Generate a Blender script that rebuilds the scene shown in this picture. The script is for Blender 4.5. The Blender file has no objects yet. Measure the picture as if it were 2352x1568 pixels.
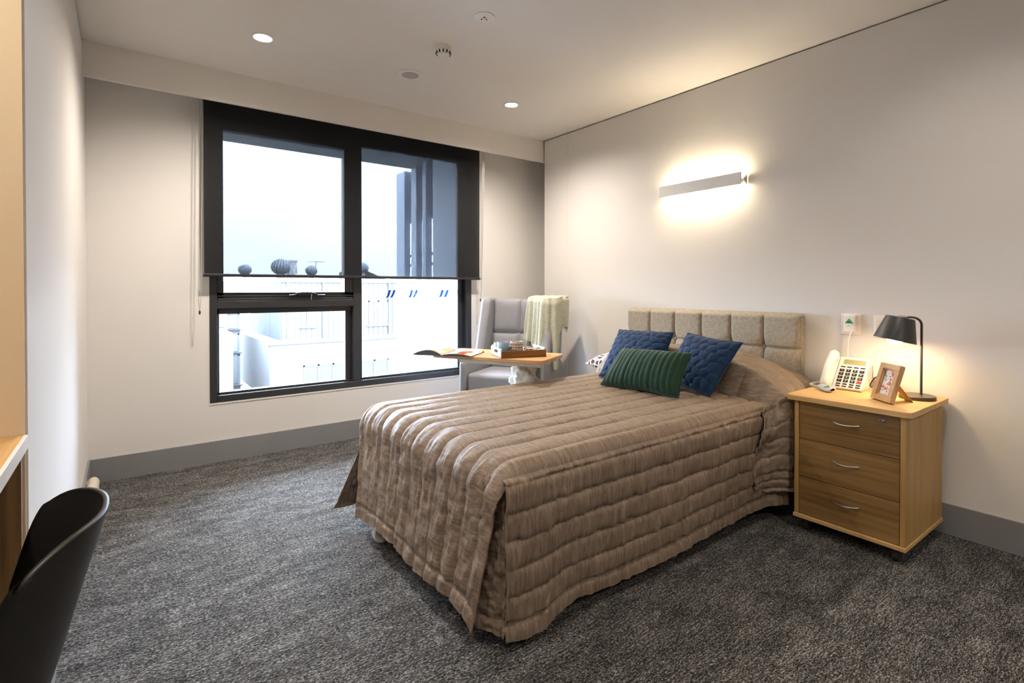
import bpy, math, random
import numpy as np
from mathutils import Vector, Matrix

random.seed(7)
rng = np.random.default_rng(11)
scene = bpy.context.scene
C = scene.collection
PI = math.pi
R = math.radians

# ------------------------------------------------------------------ camera
CAM_H = 1.22
cam_d = bpy.data.cameras.new('camera')
cam_d.sensor_fit = 'HORIZONTAL'
cam_d.sensor_width = 36.0
cam_d.lens = 36.0 * 1194.46 / 2352.0
cam_d.shift_y = -(784.0 - 674.0) / 2352.0
cam_d.clip_start = 0.02
cam_d.clip_end = 300
cam = bpy.data.objects.new('camera', cam_d)
C.objects.link(cam)
cam.location = (0, 0, CAM_H)
cam.rotation_euler = (R(90 - 0.5335), 0, R(-36.624))
scene.camera = cam

# ------------------------------------------------------------------ world, exposure
scene.view_settings.view_transform = 'Standard'
scene.view_settings.look = 'None'
scene.view_settings.gamma = 1.0
scene.view_settings.exposure = 0.55
scene.view_settings.use_curve_mapping = False
try:
    scene.cycles.use_denoising = True
    scene.cycles.sample_clamp_indirect = 8.0
    scene.cycles.max_bounces = 8
    scene.cycles.diffuse_bounces = 4
    scene.cycles.glossy_bounces = 3
    scene.cycles.use_adaptive_sampling = True
    scene.cycles.adaptive_threshold = 0.07
    scene.cycles.adaptive_min_samples = 20
    scene.cycles.transparent_max_bounces = 16
    scene.cycles.caustics_reflective = False
    scene.cycles.caustics_refractive = False
except Exception:
    pass

SKY = 76.0          # zenith radiance; standard overcast sky, L = Lz (1 + 2 sin e) / 3
wd = bpy.data.worlds.new('sky')
scene.world = wd
wd.use_nodes = True
wn = wd.node_tree
bg = wn.nodes['Background']
wtc = wn.nodes.new('ShaderNodeTexCoord')
wmap = wn.nodes.new('ShaderNodeMapping'); wmap.inputs['Scale'].default_value = (1.5, 1.5, 4.0)
wno = wn.nodes.new('ShaderNodeTexNoise'); wno.inputs['Scale'].default_value = 1.6; wno.inputs['Detail'].default_value = 5
wrp = wn.nodes.new('ShaderNodeValToRGB')
wrp.color_ramp.elements[0].position = 0.32; wrp.color_ramp.elements[0].color = (0.58, 0.75, 1.0, 1)
wrp.color_ramp.elements[1].position = 0.66; wrp.color_ramp.elements[1].color = (0.76, 0.87, 1.0, 1)
wn.links.new(wtc.outputs['Generated'], wmap.inputs['Vector'])
wn.links.new(wmap.outputs['Vector'], wno.inputs['Vector'])
wn.links.new(wno.outputs['Fac'], wrp.inputs['Fac'])
wn.links.new(wrp.outputs['Color'], bg.inputs['Color'])
wsep = wn.nodes.new('ShaderNodeSeparateXYZ'); wn.links.new(wtc.outputs['Generated'], wsep.inputs[0])
wmx = wn.nodes.new('ShaderNodeMath'); wmx.operation = 'MAXIMUM'; wmx.inputs[1].default_value = 0.0; wn.links.new(wsep.outputs['Z'], wmx.inputs[0])
wma = wn.nodes.new('ShaderNodeMath'); wma.operation = 'MULTIPLY_ADD'; wma.inputs[1].default_value = SKY*2/3; wma.inputs[2].default_value = SKY/3
wn.links.new(wmx.outputs[0], wma.inputs[0]); wn.links.new(wma.outputs[0], bg.inputs['Strength'])

# ------------------------------------------------------------------ room constants
XL, XR, YB, ZC = -0.195, 3.286, 4.175, 2.66
YF, XN = -2.4, -0.85          # wall behind the camera, back of the desk niche
YN = 1.74                     # side wall of the desk niche
YFASC = 3.90                  # face of the pelmet board

# ================================================================== helpers
def lin(*c):
    return tuple(((v / 255.0) / 12.92 if v / 255.0 <= 0.04045 else ((v / 255.0 + 0.055) / 1.055) ** 2.4) for v in c) + (1.0,)

class NT:
    def __init__(s, name):
        s.m = bpy.data.materials.new(name); s.m.use_nodes = True
        s.t = s.m.node_tree; s.b = s.t.nodes['Principled BSDF']; s.out = s.t.nodes['Material Output']
    def n(s, typ, **kw):
        nd = s.t.nodes.new(typ)
        for k, v in kw.items():
            if k in nd.inputs: nd.inputs[k].default_value = v
            else: setattr(nd, k, v)
        return nd
    def l(s, a, b): s.t.links.new(a, b)
    def coords(s, scale=(1, 1, 1), rot=(0, 0, 0), kind='Object'):
        tc = s.n('ShaderNodeTexCoord'); mp = s.n('ShaderNodeMapping')
        mp.inputs['Scale'].default_value = scale; mp.inputs['Rotation'].default_value = rot
        s.l(tc.outputs[kind], mp.inputs['Vector']); return mp.outputs['Vector']
    def noise(s, vec, scale=1.0, detail=2.0, rough=0.5, dist=0.0):
        n = s.n('ShaderNodeTexNoise'); n.inputs['Scale'].default_value = scale
        n.inputs['Detail'].default_value = detail; n.inputs['Roughness'].default_value = rough
        n.inputs['Distortion'].default_value = dist
        s.l(vec, n.inputs['Vector']); return n.outputs['Fac']
    def ramp(s, fac, stops):
        r = s.n('ShaderNodeValToRGB'); e = r.color_ramp.elements
        while len(e) < len(stops): e.new(0.5)
        for i, (p, c) in enumerate(stops):
            e[i].position = p; e[i].color = c if len(c) == 4 else tuple(c) + (1,)
        s.l(fac, r.inputs['Fac']); return r.outputs['Color']
    def math(s, op, a, b=None, c=None):
        m = s.n('ShaderNodeMath'); m.operation = op
        for i, v in enumerate((a, b, c)):
            if v is None: continue
            if isinstance(v, (int, float)): m.inputs[i].default_value = v
            else: s.l(v, m.inputs[i])
        return m.outputs[0]
    def mix(s, fac, a, b):
        m = s.n('ShaderNodeMix'); m.data_type = 'RGBA'
        if isinstance(fac, (int, float)): m.inputs[0].default_value = fac
        else: s.l(fac, m.inputs[0])
        for i, v in ((6, a), (7, b)):
            if isinstance(v, tuple): m.inputs[i].default_value = v if len(v) == 4 else v + (1,)
            else: s.l(v, m.inputs[i])
        return m.outputs[2]
    def bump(s, h, strength=0.3, dist=0.01):
        b = s.n('ShaderNodeBump'); b.inputs['Strength'].default_value = strength
        b.inputs['Distance'].default_value = dist
        s.l(h, b.inputs['Height']); s.l(b.outputs['Normal'], s.b.inputs['Normal'])
    def set(s, color=None, rough=None, metal=None, spec=None, **kw):
        if color is not None:
            if isinstance(color, tuple): s.b.inputs['Base Color'].default_value = color
            else: s.l(color, s.b.inputs['Base Color'])
        if rough is not None: s.b.inputs['Roughness'].default_value = rough
        if metal is not None: s.b.inputs['Metallic'].default_value = metal
        if spec is not None: s.b.inputs['Specular IOR Level'].default_value = spec
        for k, v in kw.items(): s.b.inputs[k].default_value = v
        return s

MATS = {}
def simple(name, color, rough=0.5, metal=0.0, spec=0.5, var=0.04, scale=40, bump=0.0, **kw):
    t = NT(name)
    v = t.coords((1, 1, 1)); f = t.noise(v, scale, 3)
    lo = tuple(max(0, c * (1 - var)) for c in color[:3]) + (1,)
    hi = tuple(min(1, c * (1 + var)) for c in color[:3]) + (1,)
    t.set(t.ramp(f, [(0.3, lo), (0.7, hi)]), rough, metal, spec, **kw)
    if bump: t.bump(f, bump, 0.004)
    MATS[name] = t.m; return t.m

def emis(name, color, strength):
    t = NT(name); t.set((0.8, 0.8, 0.8, 1), 0.5)
    t.b.inputs['Emission Color'].default_value = color; t.b.inputs['Emission Strength'].default_value = strength
    MATS[name] = t.m; return t.m

def wood(name, dark, light, axis=0, fine=90, rough=0.45):
    t = NT(name)
    sc = [fine, fine, fine]; sc[axis] = fine * 0.03
    v = t.coords(tuple(sc)); f1 = t.noise(v, 1.0, 4, 0.6, 0.3)
    sc2 = [fine * 0.16] * 3; sc2[axis] = fine * 0.012
    f2 = t.noise(t.coords(tuple(sc2)), 1.0, 3, 0.5, 0.8)
    f = t.math('ADD', t.math('MULTIPLY', f1, 0.55), t.math('MULTIPLY', f2, 0.45))
    t.set(t.ramp(f, [(0.34, dark), (0.62, light)]), rough, spec=0.35)
    t.bump(f1, 0.08, 0.002); MATS[name] = t.m; return t.m

def fabric(name, dark, light, weave=700, rough=0.9, bump=0.25, sheen=0.0, aniso=(1, 1, 1)):
    t = NT(name)
    v = t.coords(tuple(weave * a for a in aniso)); f = t.noise(v, 1.0, 2, 0.6)
    f2 = t.noise(t.coords(tuple(weave * 0.12 * a for a in aniso)), 1.0, 3, 0.6)
    ff = t.math('ADD', t.math('MULTIPLY', f, 0.6), t.math('MULTIPLY', f2, 0.4))
    t.set(t.ramp(ff, [(0.33, dark), (0.66, light)]), rough, spec=0.25)
    if sheen: t.b.inputs['Sheen Weight'].default_value = sheen; t.b.inputs['Sheen Roughness'].default_value = 0.4
    t.bump(ff, bump, 0.002); MATS[name] = t.m; return t.m

class MB:
    def __init__(s): s.v = []; s.f = []
    def add(s, vs, fs):
        o = len(s.v); s.v += [tuple(p) for p in vs]; s.f += [tuple(i + o for i in f) for f in fs]; return s
    def box(s, x0, y0, z0, x1, y1, z1):
        vs = [(x0,y0,z0),(x1,y0,z0),(x1,y1,z0),(x0,y1,z0),(x0,y0,z1),(x1,y0,z1),(x1,y1,z1),(x0,y1,z1)]
        return s.add(vs, [(0,3,2,1),(4,5,6,7),(0,1,5,4),(1,2,6,5),(2,3,7,6),(3,0,4,7)])
    def hexa(s, p):   # 8 explicit corners, bottom ring then top ring
        return s.add(p, [(0,3,2,1),(4,5,6,7),(0,1,5,4),(1,2,6,5),(2,3,7,6),(3,0,4,7)])
    def tube(s, pts, r, n=10, cap=True, closed=False):
        pts = [Vector(p) for p in pts]; m = len(pts)
        rs = r if isinstance(r, (list, tuple)) else [r] * m
        t0 = (pts[1] - pts[0]).normalized()
        up = Vector((0, 0, 1)) if abs(t0.z) < 0.9 else Vector((1, 0, 0))
        nrm = t0.cross(up).normalized(); vs = []; prev = t0
        for i, p in enumerate(pts):
            if closed: t = (pts[(i+1) % m] - pts[i-1]).normalized()
            elif i == 0: t = t0
            elif i == m - 1: t = (pts[-1] - pts[-2]).normalized()
            else: t = ((pts[i+1] - p).normalized() + (p - pts[i-1]).normalized()).normalized()
            ax = prev.cross(t)
            if ax.length > 1e-6: nrm = Matrix.Rotation(prev.angle(t), 3, ax.normalized()) @ nrm
            prev = t; b = t.cross(nrm).normalized()
            for k in range(n):
                a = 2 * PI * k / n; vs.append(p + (nrm * math.cos(a) + b * math.sin(a)) * rs[i])
        fs = []
        for i in range(m if closed else m - 1):
            j = (i + 1) % m
            for k in range(n): fs.append((i*n+k, i*n+(k+1) % n, j*n+(k+1) % n, j*n+k))
        if cap and not closed: fs.append(tuple(range(n-1, -1, -1))); fs.append(tuple((m-1)*n+k for k in range(n)))
        return s.add(vs, fs)
    def lathe(s, prof, n=24, c=(0, 0, 0), M=None, cap0=True, cap1=True):
        vs = []; m = len(prof)
        for r_, z in prof:
            for k in range(n):
                a = 2 * PI * k / n; p = Vector((r_ * math.cos(a), r_ * math.sin(a), z))
                if M is not None: p = M @ p
                vs.append(p + Vector(c))
        fs = [(i*n+k, i*n+(k+1) % n, (i+1)*n+(k+1) % n, (i+1)*n+k) for i in range(m-1) for k in range(n)]
        if cap0: fs.append(tuple(range(n-1, -1, -1)))
        if cap1: fs.append(tuple((m-1)*n+k for k in range(n)))
        return s.add(vs, fs)
    def prism(s, poly, h0, h1, plane='xy'):
        def P(a, b, h):
            return (a, b, h) if plane == 'xy' else ((a, h, b) if plane == 'xz' else (h, a, b))
        n = len(poly); vs = [P(a, b, h0) for a, b in poly] + [P(a, b, h1) for a, b in poly]
        fs = [tuple(range(n-1, -1, -1)), tuple(range(n, 2*n))] + [(i, (i+1) % n, n+(i+1) % n, n+i) for i in range(n)]
        return s.add(vs, fs)
    def arr(s, P, closed_u=False, closed_v=False):   # P: (nu, nv, 3) array
        nu, nv = P.shape[:2]; vs = P.reshape(-1, 3).tolist()
        fs = []
        for i in range(nu if closed_u else nu - 1):
            i2 = (i + 1) % nu
            for j in range(nv if closed_v else nv - 1):
                j2 = (j + 1) % nv; fs.append((i*nv+j, i2*nv+j, i2*nv+j2, i*nv+j2))
        return s.add(vs, fs)
    def xf(s, M): s.v = [tuple(M @ Vector(p)) for p in s.v]; return s
    def mesh(s, name, smooth=False, angle=40):
        me = bpy.data.meshes.new(name); me.from_pydata(s.v, [], s.f); me.validate()
        import bmesh
        bm = bmesh.new(); bm.from_mesh(me); bmesh.ops.recalc_face_normals(bm, faces=bm.faces); bm.to_mesh(me); bm.free()
        if smooth:
            me.polygons.foreach_set('use_smooth', [True] * len(me.polygons))
            try: me.set_sharp_from_angle(angle=R(angle))
            except Exception: pass
        return me
    def build(s, name, m, parent=None, smooth=False, bevel=0.0, seg=2, solid=0.0, sub=0, world=False, angle=40, solid_off=-1):
        if world and parent is not None:
            s.xf(root_matrix(parent).inverted())
        me = s.mesh(name, smooth or bevel > 0, angle)
        if m is not None: me.materials.append(m if not isinstance(m, str) else MATS[m])
        o = bpy.data.objects.new(name, me); C.objects.link(o)
        if parent is not None: o.parent = parent
        if solid:
            md = o.modifiers.new('thick', 'SOLIDIFY'); md.thickness = solid; md.offset = solid_off
        if sub:
            md = o.modifiers.new('sub', 'SUBSURF'); md.levels = sub; md.render_levels = sub
        if bevel:
            md = o.modifiers.new('bev', 'BEVEL'); md.width = bevel; md.segments = seg; md.limit_method = 'ANGLE'; md.angle_limit = R(35)
            md.use_clamp_overlap = True; md.harden_normals = False
        return o

def root_matrix(o):
    M = Matrix.Identity(4)
    while o is not None:
        L = Matrix.Translation(o.location) @ o.rotation_euler.to_matrix().to_4x4()
        M = L @ M; o = o.parent
    return M

def tag(o, label, cat=None, group=None, kind=None):
    if label: o['label'] = label
    if cat: o['category'] = cat
    if group: o['group'] = group
    if kind: o['kind'] = kind
    return o
def thing(name, label, cat, loc=(0, 0, 0), rz=0.0, group=None):
    o = bpy.data.objects.new(name, None); C.objects.link(o); o.empty_display_size = 0.05
    o.location = loc; o.rotation_euler = (0, 0, rz)
    return tag(o, label, cat, group)
def struct(name, mb, m, label=None, **kw):
    o = mb.build(name, m, **kw); o['kind'] = 'structure'
    if label: o['label'] = label
    return o
def dup(o, parent, loc=None, name=None):
    c = o.copy(); C.objects.link(c); c.parent = parent
    if name: c.name = name
    if loc is not None: c.location = loc
    return c
def copy_tree(o, loc, rz=None, label=None):
    c = o.copy(); C.objects.link(c); c.location = loc
    if rz is not None: c.rotation_euler = (0, 0, rz)
    if label: c['label'] = label
    for ch in list(o.children):
        d = ch.copy(); C.objects.link(d); d.parent = c
        for g in list(ch.children):
            e = g.copy(); C.objects.link(e); e.parent = d
    return c

# vectorised value noise
def _h(i, j, k):
    n = (i * 374761393 + j * 668265263 + k * 974634777) & 0xffffffff
    n = ((n ^ (n >> 13)) * 1274126177) & 0xffffffff
    return ((n ^ (n >> 16)) & 0xffff) / 65535.0
def vnoise(x, y, seed=0):
    x = np.asarray(x, float); y = np.asarray(y, float)
    xi = np.floor(x).astype(np.int64); yi = np.floor(y).astype(np.int64)
    fx = x - xi; fy = y - yi; fx = fx*fx*(3-2*fx); fy = fy*fy*(3-2*fy)
    a = _h(xi, yi, seed); b = _h(xi+1, yi, seed); c = _h(xi, yi+1, seed); d = _h(xi+1, yi+1, seed)
    return (a*(1-fx)+b*fx)*(1-fy) + (c*(1-fx)+d*fx)*fy - 0.5
def fbm(x, y, seed=0, o=3):
    s = 0; a = 1.0
    for k in range(o): s = s + a*vnoise(x*2**k, y*2**k, seed+k*17); a *= 0.5
    return s
def sstep(a, b, x):
    t = np.clip((np.asarray(x, float)-a)/(b-a), 0, 1); return t*t*(3-2*t)
def grid_normals(P):
    du = np.gradient(P, axis=0); dv = np.gradient(P, axis=1)
    n = np.cross(du, dv); return n / (np.linalg.norm(n, axis=2, keepdims=True) + 1e-12)
def puff(t, s):      # channel quilting: 0 at the seams, 1 between
    f = np.abs(((t / s) % 1.0) * 2 - 1)       # 1 at seam, 0 mid
    return np.clip(1 - f**3.4, 0, 1)**0.6

def rrect(x0, y0, x1, y1, r, n=5):
    pts = []
    for cx, cy, a0 in ((x1-r, y0+r, -90), (x1-r, y1-r, 0), (x0+r, y1-r, 90), (x0+r, y0+r, 180)):
        for k in range(n+1):
            a = R(a0 + 90*k/n); pts.append((cx+r*math.cos(a), cy+r*math.sin(a)))
    return pts

# ================================================================== materials
def paint(name, color, bump=0.05):
    t = NT(name); v = t.coords((1, 1, 1))
    f = t.noise(v, 260, 2); f2 = t.noise(v, 1.4, 3)
    lo = tuple(c*0.975 for c in color[:3]) + (1,); hi = tuple(min(1, c*1.02) for c in color[:3]) + (1,)
    t.set(t.ramp(f2, [(0.3, lo), (0.7, hi)]), 0.62, spec=0.25); t.bump(f, bump, 0.001); MATS[name] = t.m; return t.m
paint('wall_paint', (0.735, 0.71, 0.685, 1))
paint('ceiling_paint', (0.80, 0.775, 0.745, 1))
paint('pelmet_paint', (0.75, 0.715, 0.67, 1))
paint('niche_paint', (0.66, 0.53, 0.36, 1))
simple('skirting', (0.235, 0.235, 0.245, 1), 0.45, var=0.03, scale=8)

def carpet():
    t = NT('carpet')
    f1 = t.noise(t.coords((95, 230, 1)), 1.0, 2, 0.75)
    f2 = t.noise(t.coords((26, 120, 1)), 1.0, 3, 0.6)
    f3 = t.noise(t.coords((5, 14, 1)), 1.0, 3, 0.55)
    f = t.math('ADD', t.math('MULTIPLY', f1, 0.60), t.math('ADD', t.math('MULTIPLY', f2, 0.26), t.math('MULTIPLY', f3, 0.14)))
    t.set(t.ramp(f, [(0.38, (0.008, 0.0078, 0.0078)), (0.47, (0.032, 0.030, 0.029)), (0.54, (0.14, 0.136, 0.133)), (0.64, (0.42, 0.41, 0.40))]), 0.95, spec=0.12)
    t.bump(f1, 0.7, 0.006); MATS['carpet'] = t.m
carpet()
wood('oak_top', lin(186, 146, 92), lin(214, 178, 124), 1)
wood('oak_front_shaded', lin(112, 84, 48), lin(154, 121, 76), 1, 60)  # same oak, darkened: shade on the drawer fronts put into the colour
wood('oak_side', lin(164, 128, 74), lin(192, 156, 98), 2)
wood('oak_desk', lin(176, 138, 86), lin(208, 170, 116), 1)
wood('oak_panel', lin(112, 84, 54), lin(152, 118, 80), 2, 70)
wood('table_oak', lin(176, 136, 92), lin(204, 164, 118), 0)
wood('tray_wood', lin(96, 60, 26), lin(150, 102, 50), 0, 60)
wood('frame_wood', lin(176, 140, 100), lin(206, 172, 130), 2, 120)
wood('beech', lin(176, 138, 104), lin(206, 170, 134), 2, 110)
simple('desk_edge', (0.72, 0.71, 0.69, 1), 0.4)
simple('black_metal', (0.022, 0.023, 0.026, 1), 0.42, spec=0.4, var=0.02)
simple('window_metal', (0.028, 0.030, 0.034, 1), 0.38, spec=0.5, var=0.03, scale=15)
simple('shell_plastic', (0.014, 0.0135, 0.0135, 1), 0.42, spec=0.45, var=0.02)
simple('chrome', (0.72, 0.71, 0.69, 1), 0.22, 1.0)
simple('brushed_steel', (0.62, 0.61, 0.59, 1), 0.34, 1.0)
simple('white_plastic', (0.80, 0.78, 0.74, 1), 0.38, var=0.02)
simple('lamp_white', (0.90, 0.90, 0.90, 1), 0.4, var=0.01)
simple('warm_plastic', (0.82, 0.78, 0.71, 1), 0.4, var=0.02)
simple('grey_plastic', (0.46, 0.47, 0.55, 1), 0.4, var=0.03)
simple('black_plastic', (0.015, 0.015, 0.015, 1), 0.45, var=0.02)
simple('rubber', (0.02, 0.02, 0.02, 1), 0.7)
simple('grey_metal', (0.42, 0.45, 0.48, 1), 0.4, 0.2, var=0.03)
simple('pale_metal', (0.66, 0.69, 0.71, 1), 0.38, 0.1, var=0.03)
simple('cream_rail', (0.66, 0.60, 0.50, 1), 0.35, var=0.03)
simple('green_button', (0.03, 0.36, 0.14, 1), 0.4, var=0.04)
simple('red_key', (0.62, 0.06, 0.04, 1), 0.5, var=0.03)
simple('lcd', (0.30, 0.29, 0.14, 1), 0.25, var=0.06)
simple('ink', (0.03, 0.03, 0.03, 1), 0.6, var=0.0)
simple('white_ink', (0.8, 0.8, 0.8, 1), 0.6, var=0.0)
simple('kraft', (0.44, 0.28, 0.08, 1), 0.8, var=0.06)
simple('shade_outer', (0.035, 0.034, 0.033, 1), 0.42, var=0.02)
simple('shade_inner', (0.85, 0.80, 0.68, 1), 0.6, var=0.02)
simple('lamp_metal', (0.06, 0.055, 0.048, 1), 0.4, 0.3, var=0.04)
fabric('linen', lin(132, 121, 107), lin(182, 172, 155), 420, 0.92, 0.35)
fabric('chair_vinyl', lin(134, 134, 140), lin(146, 146, 151), 300, 0.42, 0.05)
fabric('throw_knit', lin(160, 162, 144), lin(204, 205, 188), 420, 0.95, 0.5)
fabric('blue_velvet', lin(6, 28, 54), lin(12, 52, 92), 900, 0.75, 0.15, 0.15)
fabric('green_velvet', lin(18, 42, 32), lin(38, 70, 52), 900, 0.75, 0.15, 0.2)
fabric('white_cloth', lin(214, 212, 200), lin(236, 234, 224), 500, 0.9, 0.2)
fabric('mattress_ticking', lin(190, 186, 178), lin(206, 202, 196), 400, 0.9, 0.2)

def satin():
    t = NT('bedspread_satin')
    fa = t.noise(t.coords((420, 60, 60)), 1.0, 3, 0.65); fb_ = t.noise(t.coords((95, 11, 11)), 1.0, 3, 0.65, 0.4)
    fc = t.noise(t.coords((60, 60, 420)), 1.0, 3, 0.65); fd = t.noise(t.coords((11, 13, 80)), 1.0, 3, 0.65, 0.4)
    ge = t.n('ShaderNodeNewGeometry'); sx = t.n('ShaderNodeSeparateXYZ'); t.l(ge.outputs['True Normal'], sx.inputs[0])
    nx = t.ramp(t.math('ABSOLUTE', sx.outputs['X']), [(0.35, (0, 0, 0)), (0.75, (1, 1, 1))])
    wa = t.math('ADD', t.math('MULTIPLY', fa, 0.42), t.math('MULTIPLY', fb_, 0.58))
    wc = t.math('ADD', t.math('MULTIPLY', fc, 0.42), t.math('MULTIPLY', fd, 0.58))
    f = t.mix(nx, wa, wc)
    t.set(t.ramp(f, [(0.32, lin(102, 87, 73)), (0.50, lin(129, 112, 96)), (0.68, lin(160, 142, 124))]), 0.52, spec=0.42)
    t.bump(f, 0.35, 0.005); MATS['satin'] = t.m
satin()

def glass():
    t = NT('window_glass'); tr = t.n('ShaderNodeBsdfTransparent'); gl = t.n('ShaderNodeBsdfGlossy')
    tr.inputs['Color'].default_value = (0.975, 0.985, 0.99, 1); gl.inputs['Roughness'].default_value = 0.02
    fr = t.n('ShaderNodeFresnel'); fr.inputs['IOR'].default_value = 1.35
    mx = t.n('ShaderNodeMixShader'); t.l(fr.outputs[0], mx.inputs[0]); t.l(tr.outputs[0], mx.inputs[1]); t.l(gl.outputs[0], mx.inputs[2])
    t.l(mx.outputs[0], t.out.inputs['Surface']); MATS['glass'] = t.m
glass()
def see_through(name, base, clear, amount, rough=0.8, weave=None):
    t = NT(name); tr = t.n('ShaderNodeBsdfTransparent'); tr.inputs['Color'].default_value = clear
    t.set(base, rough, spec=0.2); mx = t.n('ShaderNodeMixShader')
    if weave:
        v = t.coords((1, 1, 1)); sx = t.n('ShaderNodeSeparateXYZ'); t.l(v, sx.inputs[0])
        a = t.math('SINE', t.math('MULTIPLY', sx.outputs['X'], 2*PI*weave)); b = t.math('SINE', t.math('MULTIPLY', sx.outputs['Z'], 2*PI*weave))
        w = t.math('MULTIPLY', t.math('ADD', a, b), 0.010)
        n = t.noise(t.coords((260, 1, 60)), 1.0, 2)
        f = t.math('ADD', t.math('ADD', w, amount), t.math('MULTIPLY', t.math('SUBTRACT', n, 0.5), 0.025))
        t.l(f, mx.inputs[0])
    else: mx.inputs[0].default_value = amount
    t.l(t.b.outputs[0], mx.inputs[1]); t.l(tr.outputs[0], mx.inputs[2]); t.l(mx.outputs[0], t.out.inputs['Surface'])
    MATS[name] = t.m; return t.m
see_through('blind_mesh', (0.017, 0.018, 0.021, 1), (0.93, 0.97, 1.0, 1), 0.037, 0.8, weave=140)
see_through('film_frost', (0.80, 0.84, 0.90, 1), (1, 1, 1, 1), 0.74, 0.6)
see_through('film_blue', (0.13, 0.26, 0.55, 1), (0.14, 0.26, 0.52, 1), 0.85, 0.6)

# ================================================================== room shell
struct('floor', MB().box(XN-0.15, YF-0.15, -0.12, 3.75, 4.42, 0.0), 'carpet', 'dark grey brown flecked carpet')
ceiling = struct('ceiling', MB().box(XN-0.15, YF-0.15, ZC, 3.75, 4.42, ZC+0.15), 'ceiling_paint', 'white plasterboard ceiling')
OX0, OX1, OZ0, OZ1 = 0.470, 2.622, 0.418, 2.52
wb = MB()
wb.box(XL-0.2, YB, 0, OX0, YB+0.22, ZC); wb.box(OX1, YB, 0, 3.75, YB+0.22, ZC)
wb.box(OX0, YB, 0, OX1, YB+0.22, OZ0); wb.box(OX0, YB, OZ1, OX1, YB+0.22, ZC)
struct('wall_back', wb, 'wall_paint', 'off-white wall around the window')
wr = MB()
wr.box(XR, YF, 0, 3.45, 3.885, ZC-0.009)            # stops short of the ceiling: shadow line
wr.box(3.60, YF-0.15, 0, 3.75, YB, ZC)              # outer skin
wr.box(XR-0.003, 3.555, 0, XR+0.01, 3.885, ZC-0.009)
wr.box(3.45, YF, 0, 3.60, YF+0.02, ZC)
struct('wall_right', wr, 'wall_paint', 'off-white wall behind the bed with a shadow line at the ceiling')
wl = MB()
wl.box(XL-0.12, YN, 0, XL, YB, ZC-0.014)
wl.box(XL-0.30, YN, 0, XL-0.12, YB, ZC)
struct('wall_left', wl, 'wall_paint', 'off-white wall left of the window')
struct('wall_niche_side', MB().box(XN, YN-0.012, 0, XL-0.004, YN, ZC), 'niche_paint', 'tan side wall of the desk niche')
struct('wall_niche_back', MB().box(XN-0.15, YF, 0, XN, YN, ZC), 'wall_paint', 'off-white wall behind the desk')
struct('wall_front', MB().box(XN-0.15, YF-0.15, 0, 3.6, YF, ZC), 'wall_paint', 'off-white wall behind the camera')
struct('trim_1', MB().box(XL, YFASC, 2.452, 3.60, YFASC+0.022, ZC), 'pelmet_paint', 'pale pelmet board across the top of the window wall')
struct('trim_2', MB().box(OX0-0.002, YB-0.004, OZ0-0.012, OX1+0.004, YB+0.05, OZ0), 'ceiling_paint', 'thin white bead under the window frame')
struct('baseboard_back', MB().box(XL, YB-0.012, 0, 3.6, YB, 0.150), 'skirting', 'grey skirting board below the window')
struct('baseboard_right', MB().box(XR-0.012, YF, 0, XR, 3.885, 0.150), 'skirting', 'grey skirting board behind the bed')
struct('baseboard_left', MB().box(XL, YN, 0, XL+0.012, YB-0.012, 0.150), 'skirting', 'grey skirting board on the left wall')

# ------------------------------------------------------------------ window
win = bpy.data.objects.new('window_1', None); C.objects.link(win); win.location = (1.546, YB, OZ0)
tag(win, 'black aluminium window with opening sash over a fixed pane on the left', None, kind='structure')
fy0, fy1 = YB-0.006, YB+0.10
fr = MB()
fr.box(OX0, fy0, OZ0, 0.517, fy1, OZ1)               # left jamb
fr.box(2.560, fy0, OZ0, OX1, fy1, OZ1)               # right jamb
fr.box(0.517, fy0, OZ0, 2.560, fy1, 0.466)           # sill
fr.box(0.517, fy0, 2.44, 2.560, fy1, OZ1)            # head
fr.box(1.490, fy0, 0.466, 1.556, fy1, 2.44)          # mullion
fr.box(0.517, fy0, 1.078, 1.490, fy1, 1.134)         # transom
fr.build('frame', 'window_metal', win, bevel=0.003, world=True)
gb = MB()                                            # glazing beads and recessed rebates
by0, by1 = YB+0.030, YB+0.085
for (x0, z0, x1, z1, w) in ((0.517, 0.466, 1.490, 1.078, 0.016), (1.556, 0.466, 2.560, 2.44, 0.018)):
    gb.box(x0, by0, z0, x0+w, by1, z1); gb.box(x1-w*3.0, by0+0.02, z0, x1, by1, z1)
    gb.box(x0, by0, z0, x1, by1, z0+w); gb.box(x0, by0, z1-w*2.4, x1, by1, z1)
gb.build('glazing_bead', 'window_metal', win, bevel=0.002, world=True)
sash = MB()
sx0, sx1, sz0, sz1 = 0.5165, 1.4905, 1.1335, 2.4405; sy0, sy1 = YB+0.001, YB+0.075
sash.box(sx0, sy0, sz0, sx0+0.042, sy1, sz1); sash.box(sx1-0.070, sy0, sz0, sx1, sy1, sz1)
sash.box(sx0, sy0, sz0, sx1, sy1, sz0+0.060); sash.box(sx0, sy0, sz1-0.095, sx1, sy1, sz1)
sash_o = sash.build('sash', 'window_metal', win, bevel=0.003, world=True)
sl = MB(); sl.box(sx0+0.006, sy0-0.008, sz0+0.001, sx1-0.006, sy0+0.01, sz0+0.020); sl.box(sx0+0.006, sy0-0.006, sz0+0.030, sx1-0.006, sy0+0.01, sz0+0.037)
sl.build('sash_lip', 'window_metal', sash_o, bevel=0.002, world=True)
hd = MB(); hd.box(1.045, sy0-0.020, 1.160, 1.165, sy0, 1.186)
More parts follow.
